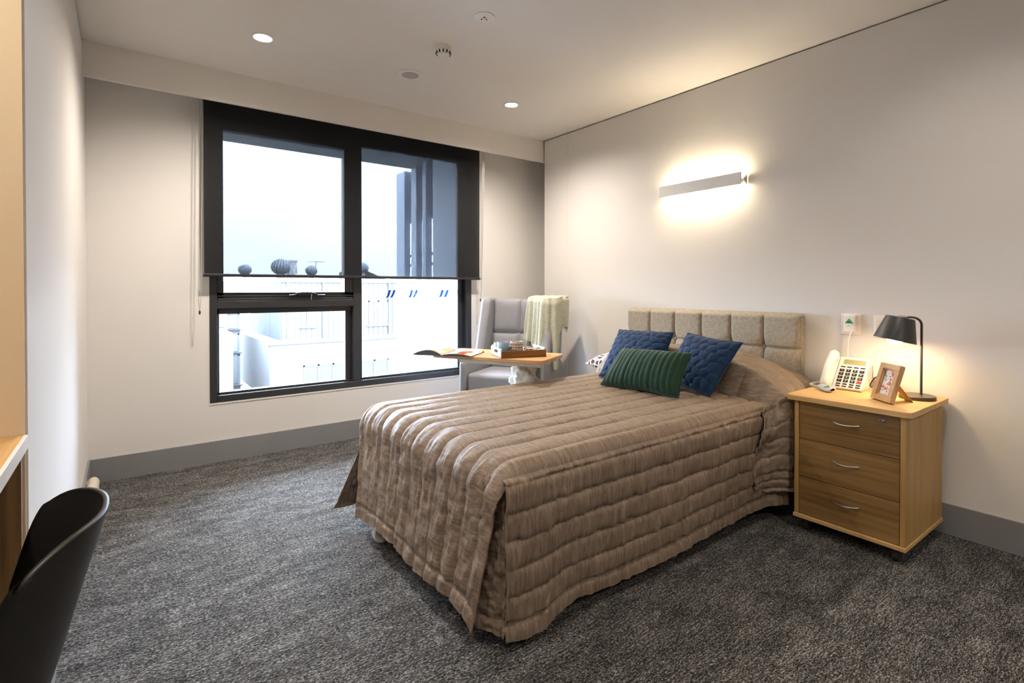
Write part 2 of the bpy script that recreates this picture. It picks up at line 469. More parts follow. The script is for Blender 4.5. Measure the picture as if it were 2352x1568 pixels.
hd.tube([(0.985, sy0-0.02, 1.170), (1.03, sy0-0.022, 1.172), (1.05, sy0-0.03, 1.186), (1.085, sy0-0.034, 1.190), (1.15, sy0-0.034, 1.190), (1.185, sy0-0.028, 1.178), (1.205, sy0-0.022, 1.171), (1.262, sy0-0.022, 1.170)], 0.0055, 8)
hd.build('winder_handle', 'black_metal', sash_o, bevel=0.002, world=True)
hb = MB(); hb.tube([(1.20, sy0-0.0275, 1.1725), (1.255, sy0-0.0275, 1.172)], 0.003, 8); hb.tube([(0.99, sy0-0.026, 1.172), (1.03, sy0-0.027, 1.174)], 0.003, 8); hb.tube([(1.09, sy0-0.040, 1.1925), (1.145, sy0-0.040, 1.1925)], 0.0022, 8)
hb.build('chrome_rod', 'chrome', sash_o, smooth=True, world=True)
ky = MB(); ky.lathe([(0.004, 0), (0.004, 0.014)], 10, (1.150, sy0-0.045, 1.165)); ky.box(1.146, sy0-0.043, 1.135, 1.151, sy0-0.040, 1.167)
ky.build('key', 'brushed_steel', sash_o, world=True)
for (x0, z0, x1, z1, y) in ((0.53, 0.478, 1.45, 1.045, YB+0.06), (1.57, 0.48, 2.512, 2.402, YB+0.06), (0.558, 1.19, 1.42, 2.34, YB+0.045)):
    MB().box(x0, y, z0, x1, y+0.006, z1).build('pane', 'glass', win, world=True)
fm = MB().box(1.574, YB+0.0585, 1.139, 2.508, YB+0.0592, 1.213).build('film_strip', 'film_frost', win, world=True)
for k, xc in enumerate((1.815, 1.855, 2.025, 2.067, 2.330, 2.382)):
    pl = []
    w = 0.020 if k < 4 else 0.026; sgn = 1 if k < 2 or k > 3 else 1
    L = []; Rr = []
    for q in range(7):
        tq = q/6; off = 0.030*(tq**0.6)-0.012 if k % 2 == 0 else 0.030*(1-(1-tq)**1.6)-0.012
        L.append((xc+off-w*0.5, 1.143+0.066*tq)); Rr.append((xc+off+w*0.5, 1.143+0.066*tq))
    MB().prism(L+Rr[::-1], YB+0.0572, YB+0.0580, 'xz').build('film_mark', 'film_blue', fm, world=True)

# ------------------------------------------------------------------ blind
BY = 4.095
bl = thing('roller_blind', 'charcoal mesh roller blind drawn halfway down over the window', 'blind', (1.55, BY, 1.305))
MB().add([(0.431, BY, 1.318), (2.664, BY, 1.318), (2.664, BY, 2.57), (0.431, BY, 2.57)], [(0, 1, 2, 3)]).build('blind_fabric', 'blind_mesh', bl, world=True)
MB().prism(rrect(BY-0.007, 1.302, BY+0.007, 1.324, 0.005), 0.425, 2.676, 'yz').build('bottom_bar', 'black_metal', bl, bevel=0.001, world=True)
MB().tube([(0.42, BY+0.01, 2.60), (2.675, BY+0.01, 2.60)], 0.028, 20).build('roller_tube', 'black_metal', bl, smooth=True, world=True)
for x in (0.412, 2.676):
    MB().box(x, BY-0.03, 2.555, x+0.006, YB, 2.645).build('bracket', 'black_metal', bl, world=True)
def chain(x0, ztop, x1, zb):
    ch = MB(); n = 22
    for s in (-1, 1):
        ch.tube([(x0+s*0.008+(x1-x0)*k/n - (s*0.007 if k == n else 0), 4.060+0.0*k, ztop+(zb-ztop)*k/n) for k in range(n+1)], 0.0022, 6)
    o = ch.build('pull_chain', 'brushed_steel', bl, smooth=True, world=True)
    MB().lathe([(0.0015, 0.03), (0.006, 0.022), (0.006, 0.008), (0.002, 0)], 10, (x1, 4.060, zb-0.03)).build('chain_weight', 'black_plastic', o, smooth=True, world=True)
chain(0.416, 2.56, 0.400, 1.075); chain(2.690, 2.56, 2.652, 1.13)

# ================================================================== outside
simple('render_white', (0.060, 0.061, 0.0625, 1), 0.8, var=0.03, scale=2)
simple('cladding_pale', (0.036, 0.0375, 0.0405, 1), 0.6, var=0.04, scale=3)
simple('cladding_blue', (0.026, 0.032, 0.041, 1), 0.6, var=0.05, scale=3)
simple('seam_grey', (0.020, 0.023, 0.027, 1), 0.6)
simple('far_glass', (0.028, 0.033, 0.038, 1), 0.15, spec=0.6)
simple('blind_white', (0.07, 0.07, 0.07, 1), 0.7)
simple('far_frame', (0.025, 0.03, 0.04, 1), 0.5)
simple('pave', (0.07, 0.07, 0.07, 1), 0.9, var=0.1, scale=1)
simple('screen_panel', (0.30, 0.36, 0.46, 1), 0.6, var=0.04)
simple('screen_light', (0.50, 0.56, 0.66, 1), 0.6, var=0.04)
simple('soffit_board', (0.30, 0.31, 0.31, 1), 0.8, var=0.05)
simple('zinc', (0.17, 0.195, 0.23, 1), 0.3, 0.0, var=0.05)
simple('stack_white', (0.5, 0.5, 0.5, 1), 0.8)
struct('ground', MB().box(-60, 4.6, -4.4, 80, 120, -4.2), 'pave', 'pale paving between the houses far below')
def sc(x, z, k=2.0):          # stretch of the facade survey from 14 m to 28 m
    return (x*k, CAM_H+(z-CAM_H)*k)
FYD = 28.0
# main townhouse
th = thing('townhouse', 'white townhouse opposite with ribbed metal upper storey and a lower parapet', 'building', (9.3, FYD, -4.2))
x0, zt = sc(3.175, 1.433); x1, _ = sc(7.6, 1.4); _, zb = sc(0, -0.10)
MB().box(x0, FYD, zb, x1, FYD+8, zt).build('upper_wall', 'cladding_pale', th, world=True)
rb = MB().box(x0+0.05, FYD-0.012, zb+0.05, x0+0.06, FYD, zt-0.15)
first = None
n_rib = 30
for k in range(n_rib):
    xx = x0+0.35+k*(x1-x0-0.5)/n_rib
    if first is None: first = MB().box(xx-0.02, FYD-0.03, zb+0.05, xx+0.02, FYD, zt-0.12).build('cladding_seam', 'seam_grey', th, world=True); xf0 = xx
    else: dup(first, th, (xx-xf0, 0, 0))
MB().box(x0-0.06, FYD-0.10, zt-0.10, x1, FYD+0.05, zt+0.04).build('gutter', 'render_white', th, world=True)
sw = MB().box(x0-0.03, FYD+0.02, zb, x0, FYD+7.9, zt).build('side_wall', 'cladding_blue', th, world=True)
fr0 = None
for k in range(40):
    yy = FYD+0.1+k*0.195
    if fr0 is None: fr0 = MB().box(x0-0.075, yy, zb, x0-0.02, yy+0.09, zt).build('corrugation', 'cladding_blue', sw, world=True)
    else: dup(fr0, sw, (0, 0.195*k, 0))
def far_window(parent, xa, za, xb, zb_, y, panes=1, glassm='blind_white'):
    w = MB(); t = 0.07
    w.box(xa, y-0.06, za, xa+t, y+0.02, zb_); w.box(xb-t, y-0.06, za, xb, y+0.02, zb_); w.box(xa, y-0.06, zb_-t, xb, y+0.02, zb_); w.box(xa-0.15, y-0.12, za-0.05, xb+0.15, y+0.02, za+0.02)
    for q in range(1, panes):
        xm = xa+(xb-xa)*q/panes; w.box(xm-0.05, y-0.06, za, xm+0.05, y+0.02, zb_)
    o = w.build('window', 'far_frame' if panes > 1 else 'cladding_pale', parent, world=True)
    for q in range(panes):
        a = xa+(xb-xa)*q/panes+0.06; b = xa+(xb-xa)*(q+1)/panes-0.06
        MB().box(a, y-0.03, za+0.05, b, y-0.02, zb_-0.06).build('window_pane', glassm, o, world=True)
for (xa, za, xb, zb2, p, g) in ((3.637, 0.226, 3.93, 0.80, 1, 'blind_white'), (4.90, 0.24, 5.16, 0.86, 1, 'blind_white'), (5.424, 0.198, 6.0, 0.888, 2, 'blind_white')):
    a, b = sc(xa, za); c, d = sc(xb, zb2); far_window(th, a, b, c, d, FYD, p, g)
for xa in (3.30, 4.18, 6.02):
    a, b = sc(xa, -0.05); _, d = sc(0, 1.40)
    MB().tube([(a, FYD-0.10, b), (a, FYD-0.10, d)], 0.06, 8).build('downpipe', 'seam_grey' if xa > 4 else 'cladding_pale', th, smooth=True, world=True)
xl0, zl1 = sc(2.46, -0.10); xl1, _ = sc(7.6, 0); _, zl0 = sc(0, -1.5)
MB().box(xl0+0.6, FYD-1.2, -4.2, xl1, FYD+7, zl1).build('lower_wall', 'render_white', th, world=True)
MB().box(xl0+0.5, FYD-1.32, zl1-0.06, xl1, FYD-0.9, zl1+0.05).build('parapet_cap', 'render_white', th, world=True)
for (xa, xb) in ((3.52, 4.62), (4.95, 5.75)):
    a, b = sc(xa, -1.45); c, d = sc(xb, -0.68); far_window(th, a, b, c, d, FYD-1.2, 3 if xb-xa > 1 else 2, 'far_glass')
# second townhouse, further left
t2 = thing('townhouse', 'narrow white townhouse at the left edge of the window view with a stacked window bay', 'building', (3.6, FYD, -4.2))
a0, zt2 = sc(1.2, 1.40); a1, _ = sc(2.02, 0); _, zm2 = sc(0, 0.28)
MB().box(a0, FYD+1.0, -4.2, a1, FYD+8, zt2).build('upper_wall', 'render_white', t2, world=True)
MB().box(a0-0.2, FYD+0.92, zm2, sc(1.96, 0)[0], FYD+1.0, zt2-0.2).build('cladding_panel', 'cladding_blue', t2, world=True)
MB().box(a0, FYD-2.5, -4.2, sc(1.98, 0)[0]-0.2, FYD+1.0, zm2-0.05).build('lower_wall', 'render_white', t2, world=True)
bx0, bx1 = sc(2.07, 0)[0], sc(2.42, 0)[0]
MB().box(bx0, FYD+2.5, -4.2, bx1, FYD+5, zt2-0.1).build('stair_bay', 'render_white', t2, world=True)
for (za, zb2) in ((0.62, 0.92), (0.16, 0.58), (-0.45, 0.05), (-1.3, -0.5)):
    _, p = sc(0, za); _, q = sc(0, zb2)
    far_window(t2, bx0+0.06, p, bx1-0.06, q, FYD+2.5, 1, 'blind_white' if za > 0 else 'far_glass')
    MB().box(bx0, FYD+2.38, p-0.08, bx1, FYD+2.5, p-0.02).build('spandrel_line', 'seam_grey', t2, world=True)
# rooftop ventilators
def ventilator(px, pz, r_, y, label):
    x, z = sc(px, pz)
    v = thing('roof_ventilator', label, 'ventilator', (x, y, zt), group='round roof ventilators on the opposite roof')
    cz = z-zt
    MB().tube([(0, 0, -0.05), (0, 0, cz-r_*0.6)], r_*0.45, 14).build('neck', 'zinc', v, smooth=True)
    b = MB(); n = 18
    for k in range(n):
        a = 2*PI*k/n; pts = []
        for q in range(7):
            e = -0.45*PI+0.9*PI*q/6; aa = a+0.5*q/6
            pts.append((r_*math.cos(e)*math.cos(aa), r_*math.cos(e)*math.sin(aa), cz+r_*0.9*math.sin(e)))
        pts2 = []
        for q in range(7):
            e = -0.45*PI+0.9*PI*q/6; aa = a+0.5*q/6+0.30
            pts2.append((r_*1.04*math.cos(e)*math.cos(aa), r_*1.04*math.cos(e)*math.sin(aa), cz+r_*0.9*math.sin(e)))
        P = np.array([pts, pts2]); b.arr(P)
    b.build('turbine_vanes', 'zinc', v, smooth=True, solid=0.01)
    MB().lathe([(0.02, cz+r_*0.93), (r_*0.35, cz+r_*0.86), (r_*0.42, cz+r_*0.78)], 16).build('cap', 'zinc', v, smooth=True)
    MB().lathe([(r_*0.80, cz-r_*0.5), (r_*0.93, cz), (r_*0.80, cz+r_*0.5)], 16).build('core', 'far_frame', v, smooth=True)
ventilator(2.37, 1.69, 0.30, 28.5, 'small round roof ventilator nearest the left window jamb')
ventilator(3.20, 1.78, 0.46, 28.5, 'largest round roof ventilator seen through the left blind')
ventilator(3.96, 1.70, 0.30, 28.5, 'small round roof ventilator just left of the window mullion')
ventilator(5.35, 1.80, 0.34, 28.5, 'round roof ventilator right of the window mullion')
ro = MB(); ro.prism([(5.40*2, zt), (5.44*2, zt+0.62), (6.2*2, zt)], FYD+0.5, FYD+5, 'xz'); 
tag(ro.build('skillion_roof', 'cladding_pale'), 'low pitched pale roof right of the window mullion', 'roof')
an = thing('tv_antenna', 'thin roof television antenna seen through the blind', 'antenna', (8.3, 29, zt))
MB().tube([(0, 0, 0), (0, 0, 1.05)], 0.012, 6).build('mast', 'far_frame', an)
MB().tube([(-0.45, 0, 1.02), (0.45, 0, 1.05)], 0.012, 6).build('boom', 'far_frame', an)
for k in range(6): MB().tube([(-0.4+0.16*k, -0.15, 1.03), (-0.4+0.16*k, 0.15, 1.03)], 0.01, 5).build('element', 'far_frame', an)
cm = thing('chimney_stack', 'pale chimney stack beside the largest roof ventilator', 'chimney', (7.05, 29, zt))
MB().box(-0.22, -0.2, -0.1, 0.22, 0.2, 1.0).build('stack', 'stack_white', cm); MB().box(-0.27, -0.25, 1.0, 0.27, 0.25, 1.08).build('cap', 'stack_white', cm)
# our own facade: soffit, return wall and slatted screen beside the window
struct('trim_3', MB().box(-3, YB+0.22, 2.70, 6, 5.92, 2.95), 'soffit_board', 'grey soffit over the outside of the window')
struct('wall_outside', MB().box(2.80, YB+0.22, -4.2, 3.2, 5.21, 2.72), 'screen_light', 'pale blue-grey outside return wall right of the window')
ps = thing('privacy_screen', 'tall slatted privacy screen outside the right-hand pane', 'screen', (2.85, 5.75, -4.2))
for (ya, yb, m) in ((5.225, 5.31, 'screen_light'), (5.48, 5.575, 'screen_light'), (5.73, 5.87, 'screen_light'), (6.06, 6.30, 'screen_light')):
    MB().box(2.82, ya, -4.2, 2.90, yb, 2.70).build('slat', m, ps, bevel=0.005, world=True)
for (ya, yb) in ((5.31, 5.40), (5.60, 5.70), (5.90, 6.02)):
    MB().box(2.90, ya, -4.2, 2.94, yb, 2.70).build('mesh_panel', 'screen_panel', ps, world=True)
for z in (1.50, 1.62):
    MB().box(2.90, 5.22, z, 2.93, 6.30, z+0.03).build('rail', 'screen_panel', ps, world=True)
MB().box(2.90, 5.22, 2.05, 2.93, 6.30, 2.70).build('top_panel', 'screen_panel', ps, world=True)

# ================================================================== ceiling fittings
WARM = (1.0, 0.89, 0.76)
DL_W = 148.0
emis('downlight_glow', (1.0, 0.93, 0.80, 1), 14.0)
def downlight(x, y, label, k=1.0):
    if label: t = thing('downlight', label, 'downlight', (x, y, ZC), group='recessed round ceiling downlights')
    else:
        t = bpy.data.objects.new('downlight', None); C.objects.link(t); t.location = (x, y, ZC); t.parent = ceiling; t.empty_display_size = 0.05
    MB().lathe([(0.062, 0.0), (0.062, -0.004), (0.050, -0.006), (0.046, -0.001)], 32, cap0=False, cap1=False).build('trim_ring', 'white_plastic', t, smooth=True)
    MB().lathe([(0.0465, -0.0005), (0.0465, -0.003)], 32).build('lens', 'downlight_glow', t)
    ld = bpy.data.lights.new('downlight_lamp', 'SPOT'); ld.energy = DL_W*k; ld.color = WARM
    ld.spot_size = R(155); ld.spot_blend = 1.0; ld.shadow_soft_size = 0.045
    lo = bpy.data.objects.new('downlight_lamp', ld); C.objects.link(lo); lo.parent = t; lo.location = (0, 0, -0.012)
    return t
downlight(0.639, 3.254, 'lit ceiling downlight near the left wall, before the window')
downlight(2.431, 3.278, 'lit ceiling downlight towards the right corner, before the window')
downlight(0.62, 0.70, None, 0.25)  # unseen downlight, added as weak fill for the near floor
downlight(2.43, 0.50, None, 0.22)  # unseen downlight on the bedside, also added as fill
downlight(1.50, -1.30, None, 0.9)  # unseen downlight behind the camera, added to fill the room
downlight(-0.52, 1.15, None, 0.45)

sp = thing('ceiling_speaker', 'round flush ceiling speaker with grey grille', 'speaker', (1.545, 3.225, ZC))
MB().lathe([(0.083, 0), (0.083, -0.005), (0.058, -0.007)], 36, cap0=False, cap1=False).build('rim', 'white_plastic', sp, smooth=True)
def grille():
    t = NT('grille'); v = t.coords((260, 260, 260)); vo = t.n('ShaderNodeTexVoronoi'); t.l(v, vo.inputs['Vector'])
    t.set(t.ramp(vo.outputs['Distance'], [(0.25, (0.30, 0.28, 0.28)), (0.5, (0.52, 0.49, 0.48))]), 0.6); MATS['grille'] = t.m
grille()
MB().lathe([(0.058, -0.0065), (0.03, -0.0075), (0.001, -0.008)], 36, cap0=False).build('grille', 'grille', sp, smooth=True)

sd = thing('smoke_detector', 'white domed smoke detector with dark vents', 'detector', (1.530, 2.745, ZC))
MB().lathe([(0.052, 0), (0.052, -0.012), (0.047, -0.018)], 32, cap0=False).build('base', 'white_plastic', sd, smooth=True)
MB().lathe([(0.046, -0.018), (0.046, -0.026), (0.036, -0.048), (0.026, -0.054), (0.001, -0.055)], 32, cap0=False).build('dome', 'white_plastic', sd, smooth=True)
v0 = MB().box(0.0375, -0.0035, -0.044, 0.0455, 0.0035, -0.028).build('vent_slot', 'ink', sd)
for k in range(1, 12):
    c = dup(v0, sd); c.rotation_euler = (0, 0, 2*PI*k/12)
sk = thing('sprinkler_cover', 'flat white round sprinkler cover plate with dark centre', 'sprinkler', (1.537, 2.315, ZC))
MB().lathe([(0.058, 0), (0.058, -0.003), (0.050, -0.006), (0.001, -0.007)], 36, cap0=False).build('plate', 'white_plastic', sk, smooth=True)
MB().lathe([(0.012, -0.006), (0.010, -0.011), (0.001, -0.012)], 16).build('nozzle', 'brushed_steel', sk, smooth=True)
for k in range(3):
    a = 2*PI*k/3; MB().box(0.016*math.cos(a)-0.003, 0.016*math.sin(a)-0.003, -0.009, 0.016*math.cos(a)+0.003, 0.016*math.sin(a)+0.003, -0.006).build('slot', 'ink', sk)

# ================================================================== wall light
wlt = thing('wall_light', 'long white up-and-down wall light bar above the bed', 'wall light', (XR, 2.14, 1.94))
emis('led_strip', (1.0, 0.82, 0.56, 1), 70.0)
MB().box(XR-0.088, 1.822, 1.899, XR-0.080, 2.466, 1.978).build('front_plate', 'lamp_white', wlt, bevel=0.003, world=True)
MB().box(XR-0.070, 1.86, 1.926, XR-0.0, 2.43, 1.951).build('spine', 'white_plastic', wlt, world=True)
MB().box(XR-0.066, 1.86, 1.951, XR-0.040, 2.43, 1.955).build('led_strip', 'led_strip', wlt, world=True)
MB().box(XR-0.066, 1.86, 1.922, XR-0.040, 2.43, 1.926).build('led_strip', 'led_strip', wlt, world=True)
MB().box(XR-0.081, 1.86, 1.931, XR-0.069, 2.43, 1.946).build('standoff', 'white_plastic', wlt, world=True)
MB().prism([(XR-0.055, 1.938), (XR-0.012, 1.968), (XR-0.012, 1.908)], 1.822, 1.828, 'xz').build('end_bracket', 'brushed_steel', wlt, world=True)

# ================================================================== bump rail and desk niche
ra = thing('bump_rail', 'cream round bump rail low on the left wall', 'rail', (XL, 3.5, 0.1))
MB().tube([(XL+0.040, 3.20, 0.105), (XL+0.040, 3.83, 0.105), (XL+0.040, 3.86, 0.105)], [0.030, 0.030, 0.024], 18).build('tube', 'cream_rail', ra, smooth=True, world=True)
for y in (3.25, 3.5, 3.8): MB().box(XL+0.011, y-0.03, 0.09, XL+0.03, y+0.03, 0.12).build('mount', 'cream_rail', ra, world=True)

dk = thing('desk', 'built-in oak desk with pale front edge in the niche beside the chair', 'desk', (-0.52, 0.9, 0))
MB().box(XN+0.002, 0.05, 0.834, XL-0.006, YN-0.014, 0.862).build('desktop', 'oak_desk', dk, world=True)
MB().box(XL-0.006, 0.05, 0.830, XL+0.002, YN-0.016, 0.8635).build('front_edge', 'desk_edge', dk, bevel=0.001, world=True)
MB().box(XN+0.004, YN-0.045, 0.0, XL-0.008, YN-0.013, 0.8335).build('end_panel', 'oak_panel', dk, world=True)
MB().box(XN+0.004, 0.06, 0.0, XL-0.03, 0.09, 0.8335).build('end_panel', 'oak_panel', dk, world=True)
MB().box(XN+0.004, 0.09, 0.70, XN+0.02, YN-0.045, 0.8335).build('back_rail', 'oak_panel', dk, world=True)

# ------------------------------------------------------------------ shell chair
sc_t = thing('shell_chair', 'black moulded plastic side chair tucked towards the desk', 'chair', (-0.28, 1.28, 0))
# profile (centre line) from seat front to back top : local x (back is +x), z
prof = [(-0.235, 0.435), (-0.22, 0.447), (-0.15, 0.448), (-0.06, 0.440), (0.04, 0.432), (0.11, 0.440), (0.150, 0.470), (0.172, 0.53), (0.196, 0.62), (0.222, 0.715), (0.245, 0.790), (0.248, 0.806)]
pr = np.array(prof); tt = np.linspace(0, 1, len(pr))
nv_, nu_ = 46, 34
vv = np.linspace(0, 1, nv_)
px_ = np.interp(vv, tt, pr[:, 0]); pz_ = np.interp(vv, tt, pr[:, 1])
for _ in range(3):
    px_[1:-1] = (px_[:-2]+2*px_[1:-1]+px_[2:])/4; pz_[1:-1] = (pz_[:-2]+2*pz_[1:-1]+pz_[2:])/4
P = np.zeros((nv_, nu_, 3))
for i, v in enumerate(vv):
    back = float(sstep(0.42, 0.72, v))
    half = 0.220-0.022*float(sstep(0.40, 0.75, v))
    # rounded ends at seat front and back top
    rnd = 1.0
    for j, u in enumerate(np.linspace(-1, 1, nu_)):
        w = half*u
        curl = abs(u)**2.4
        x = px_[i]-back*0.105*curl
        z = pz_[i]+(1-back)*0.030*abs(u)**3 - float(sstep(0.80, 1.0, v))*0.045*abs(u)**6
        if v < 0.12: x += (0.12-v)/0.12*0.05*abs(u)**4
        P[i, j] = (x, w, z)
sh = MB().arr(P).build('seat_shell', 'shell_plastic', sc_t, smooth=True, solid=0.009, solid_off=0, angle=80)
for (sx, sy) in ((-1, -1), (-1, 1), (1, -1), (1, 1)):
    MB().tube([(0.02+sx*0.10, sy*0.11, 0.425), (0.035+sx*0.20, sy*0.205, 0.006)], [0.017, 0.011], 12).build('leg', 'beech', sc_t, smooth=True)
MB().box(-0.10, -0.12, 0.405, 0.14, 0.12, 0.418).build('under_frame', 'black_metal', sc_t, bevel=0.004)

# ================================================================== bed
bed = thing('bed', 'double bed with tufted beige linen headboard against the right wall', 'bed', (2.1, 2.03, 0))
MB().box(1.06, 1.46, 0.36, 3.13, 2.62, 0.575).build('mattress', 'mattress_ticking', bed, bevel=0.04, seg=4, world=True)
MB().box(1.08, 1.48, 0.15, 3.13, 2.60, 0.355).build('bed_base', 'black_metal', bed, bevel=0.01, world=True)
def caster(x, y, parent, rad, white):
    o = MB().lathe([(rad, -0.014), (rad*1.0, -0.010), (rad, 0.010), (rad*0.9, 0.014)], 20, (0, 0, 0), Matrix.Rotation(PI/2, 3, 'X')).xf(Matrix.Translation((x, y, rad+0.001))).build('caster_wheel', 'white_plastic' if white else 'rubber', parent, smooth=True, world=True)
    f = MB(); f.box(x-0.012, y-0.021, rad, x+0.018, y-0.016, rad*2.1); f.box(x-0.012, y+0.016, rad, x+0.018, y+0.021, rad*2.1); f.box(x-0.014, y-0.021, rad*2.05, x+0.02, y+0.021, rad*2.25); f.tube([(x, y, rad*2.2), (x, y, 0.16)], 0.010, 8)
    f.build('caster_fork', 'black_metal', o, world=True)
caster(0.985, 2.375, bed, 0.046, True); caster(1.12, 1.60, bed, 0.046, True); caster(3.02, 1.52, bed, 0.046, True); caster(3.02, 2.55, bed, 0.046, True)
hbd = MB().box(3.216, 1.450, 0.30, 3.272, 2.746, 1.062).build('headboard', 'linen', bed, bevel=0.012, seg=3, world=True)
# twelve upholstered panels
pw = 1.304/6; rows = ((0.46, 0.862), (0.862, 1.074))
for ri, (z0, z1) in enumerate(rows):
    n1, n2 = 22, 24
    U, V = np.meshgrid(np.linspace(0, 1, n1), np.linspace(0, 1, n2), indexing='ij')
    edge = 1-np.abs(2*U-1)**16
    ev = 1-np.abs(2*V-1)**20
    h = 0.013*np.sqrt(np.clip(edge*ev, 0, 1))
    seamz = V if ri == 1 else 1-V                    # distance from the middle seam
    for s in (0, 1):                                  # dimple at the tufts
        h -= 0.018*np.exp(-(((U-s)*pw)**2+(seamz*(z1-z0))**2)/0.0016)
    h += 0.008*np.sqrt(np.clip(1-np.abs(2*U-1)**2.2, 0, 1))+0.020
    if ri == 1:
        wrap = sstep(0.86, 1.0, V)**2; h = h*(1-wrap)+wrap*(-0.035); 
    Pp = np.stack([-h, U*pw, V*(z1-z0)], axis=2)
    m0 = MB().arr(Pp).mesh('headboard_panel', True, 80); m0.materials.append(MATS['linen'])
    Mi = root_matrix(bed).inverted()
    for k in range(6):
        o = bpy.data.objects.new('headboard_panel', m0); C.objects.link(o); o.parent = hbd
        o.location = Mi @ Vector((3.212, 1.446+k*pw, z0))
Mi = root_matrix(bed).inverted()
bt = MB().lathe([(0.001, 0.006), (0.008, 0.004), (0.011, 0)], 14, (0, 0, 0), Matrix.Rotation(-PI/2, 3, 'Y')).mesh('tuft_button', True); bt.materials.append(MATS['linen'])
for k in range(1, 6):
    o = bpy.data.objects.new('tuft_button', bt); C.objects.link(o); o.parent = hbd; o.location = Mi @ Vector((3.200, 1.446+k*pw, 0.862))

# ------------------------------------------------------------------ bedspread
bs = thing('bedspread', 'taupe satin channel-quilted bedspread hanging over the bed', 'bedspread', (2.1, 2.03, 0.62))
YN0, YF0 = 1.405, 2.655      # near and far rim of the bed top
XFT = 0.985                  # outer face of the foot drop
RF = 0.11
SP = 0.1137
def hump(x, y):
    px = sstep(2.712, 2.80, x)**0.8*(1-0.22*sstep(3.02, 3.2, x))
    e = np.clip((y-1.26)/0.55, 0, 1); e2 = np.clip((2.74-y)/0.5, 0, 1)
    return 0.222*px*(np.sin(e*PI/2)**0.75)*(np.sin(e2*PI/2)**0.6)*0.97
def near_edge(x): return YN0-0.085*sstep(2.66, 2.86, x)
def far_edge(x): return YF0+0.03*sstep(2.66, 2.86, x)
def top_base(x, y):
    c = 0.612+0.012*(1-np.clip(np.abs(y-2.03)/0.63, 0, 1)**2)
    rim = np.clip(1-(y-near_edge(x))/0.07, 0, 1); rim2 = np.clip(1-(far_edge(x)-y)/0.07, 0, 1)
    c = c-0.030*(1-np.sqrt(np.clip(1-rim**2, 0, 1)))-0.030*(1-np.sqrt(np.clip(1-rim2**2, 0, 1)))
    c = c-0.024*np.exp(-((x-2.708)/0.020)**2)*sstep(0, 0.12, y-near_edge(x))
    return c+hump(x, y)
La = 3.19-(XFT+RF); Lc = RF*PI/2; Ld = 0.415
na, nb = 340, 300
aa = np.linspace(0, La+Lc+Ld, na); bb = np.linspace(0, 1, nb)
A, B = np.meshgrid(aa, bb, indexing='ij')
P = np.zeros((na, nb, 3))
xs = np.where(A < La, 3.19-A, XFT+RF)
th_ = np.clip((A-La)/RF, 0, PI/2); dn = np.clip(A-La-Lc, 0, None)
xx = xs-RF*np.sin(th_)-0.055*(dn/Ld)**1.3
# foot panel narrows towards its free hem corners
nar = np.clip((A-La-Lc*0.7)/(Ld+Lc*0.3), 0, 1)
yn = near_edge(xx)+0.065*nar**0.8; yf = far_edge(xx)-0.10*nar
yy = yn+(yf-yn)*B
zz = top_base(np.maximum(xs, XFT+RF), near_edge(xs)+(far_edge(xs)-near_edge(xs))*B)-RF*(1-np.cos(th_))-dn*0.992
P[..., 0] = xx; P[..., 1] = yy; P[..., 2] = zz
N = grid_normals(P)
if N[10, nb//2, 2] < 0: N = -N
yq = YN0+(YF0-YN0)*B
seam_t = yq-YN0+0.045
f = puff(seam_t, SP)
onfoot = sstep(La-0.05, La+Lc+0.05, A)
onpil = sstep(2.66, 2.8, xx)*(1-onfoot)
rimf = np.minimum(np.clip(B*1.25/0.035, 0, 1), np.clip((1-B)*1.25/0.035, 0, 1)); rimf = rimf+(1-rimf)*sstep(La, La+Lc, A)
amp = (0.0135-0.0015*onfoot)*(1-0.8*onpil)
near_seam = 1-np.clip(np.abs(((seam_t/SP) % 1.0)-0.5)*-2+1, 0, 1)
wr_ = fbm(A*16, yq*55, 3)*0.0050*(0.35+0.65*(1-f)) + fbm(A*7+yq*9, yq*22-A*5, 9)*0.0075*(0.35+onfoot*0.9)
wr_ = wr_ + onfoot*fbm(A*24, yq*14, 21)*0.007 + onpil*fbm(xx*9, yq*7, 33)*0.014
band = np.exp(-((A-(La+Lc+Ld-0.055))/0.007)**2)        # hem stitch line
D = (amp*f+wr_)*rimf-0.008*band
P = P+N*D[..., None]
P[..., 2] += 0.010*np.sin(yq*9)*sstep(La+Lc+Ld*0.7, La+Lc+Ld, A)
MB().arr(P).build('top_and_foot_panel', 'satin', bs, smooth=True, world=True, angle=180)
foot_edge = P[int(na*(La+Lc*0.8)/(La+Lc+Ld)):, 0]
foot_edge_far = P[int(na*(La+Lc*0.8)/(La+Lc+Ld)):, -1]
MB().tube([tuple(p) for p in foot_edge[::3]], 0.0045, 8).build('piping', 'satin', bs, smooth=True, world=True)

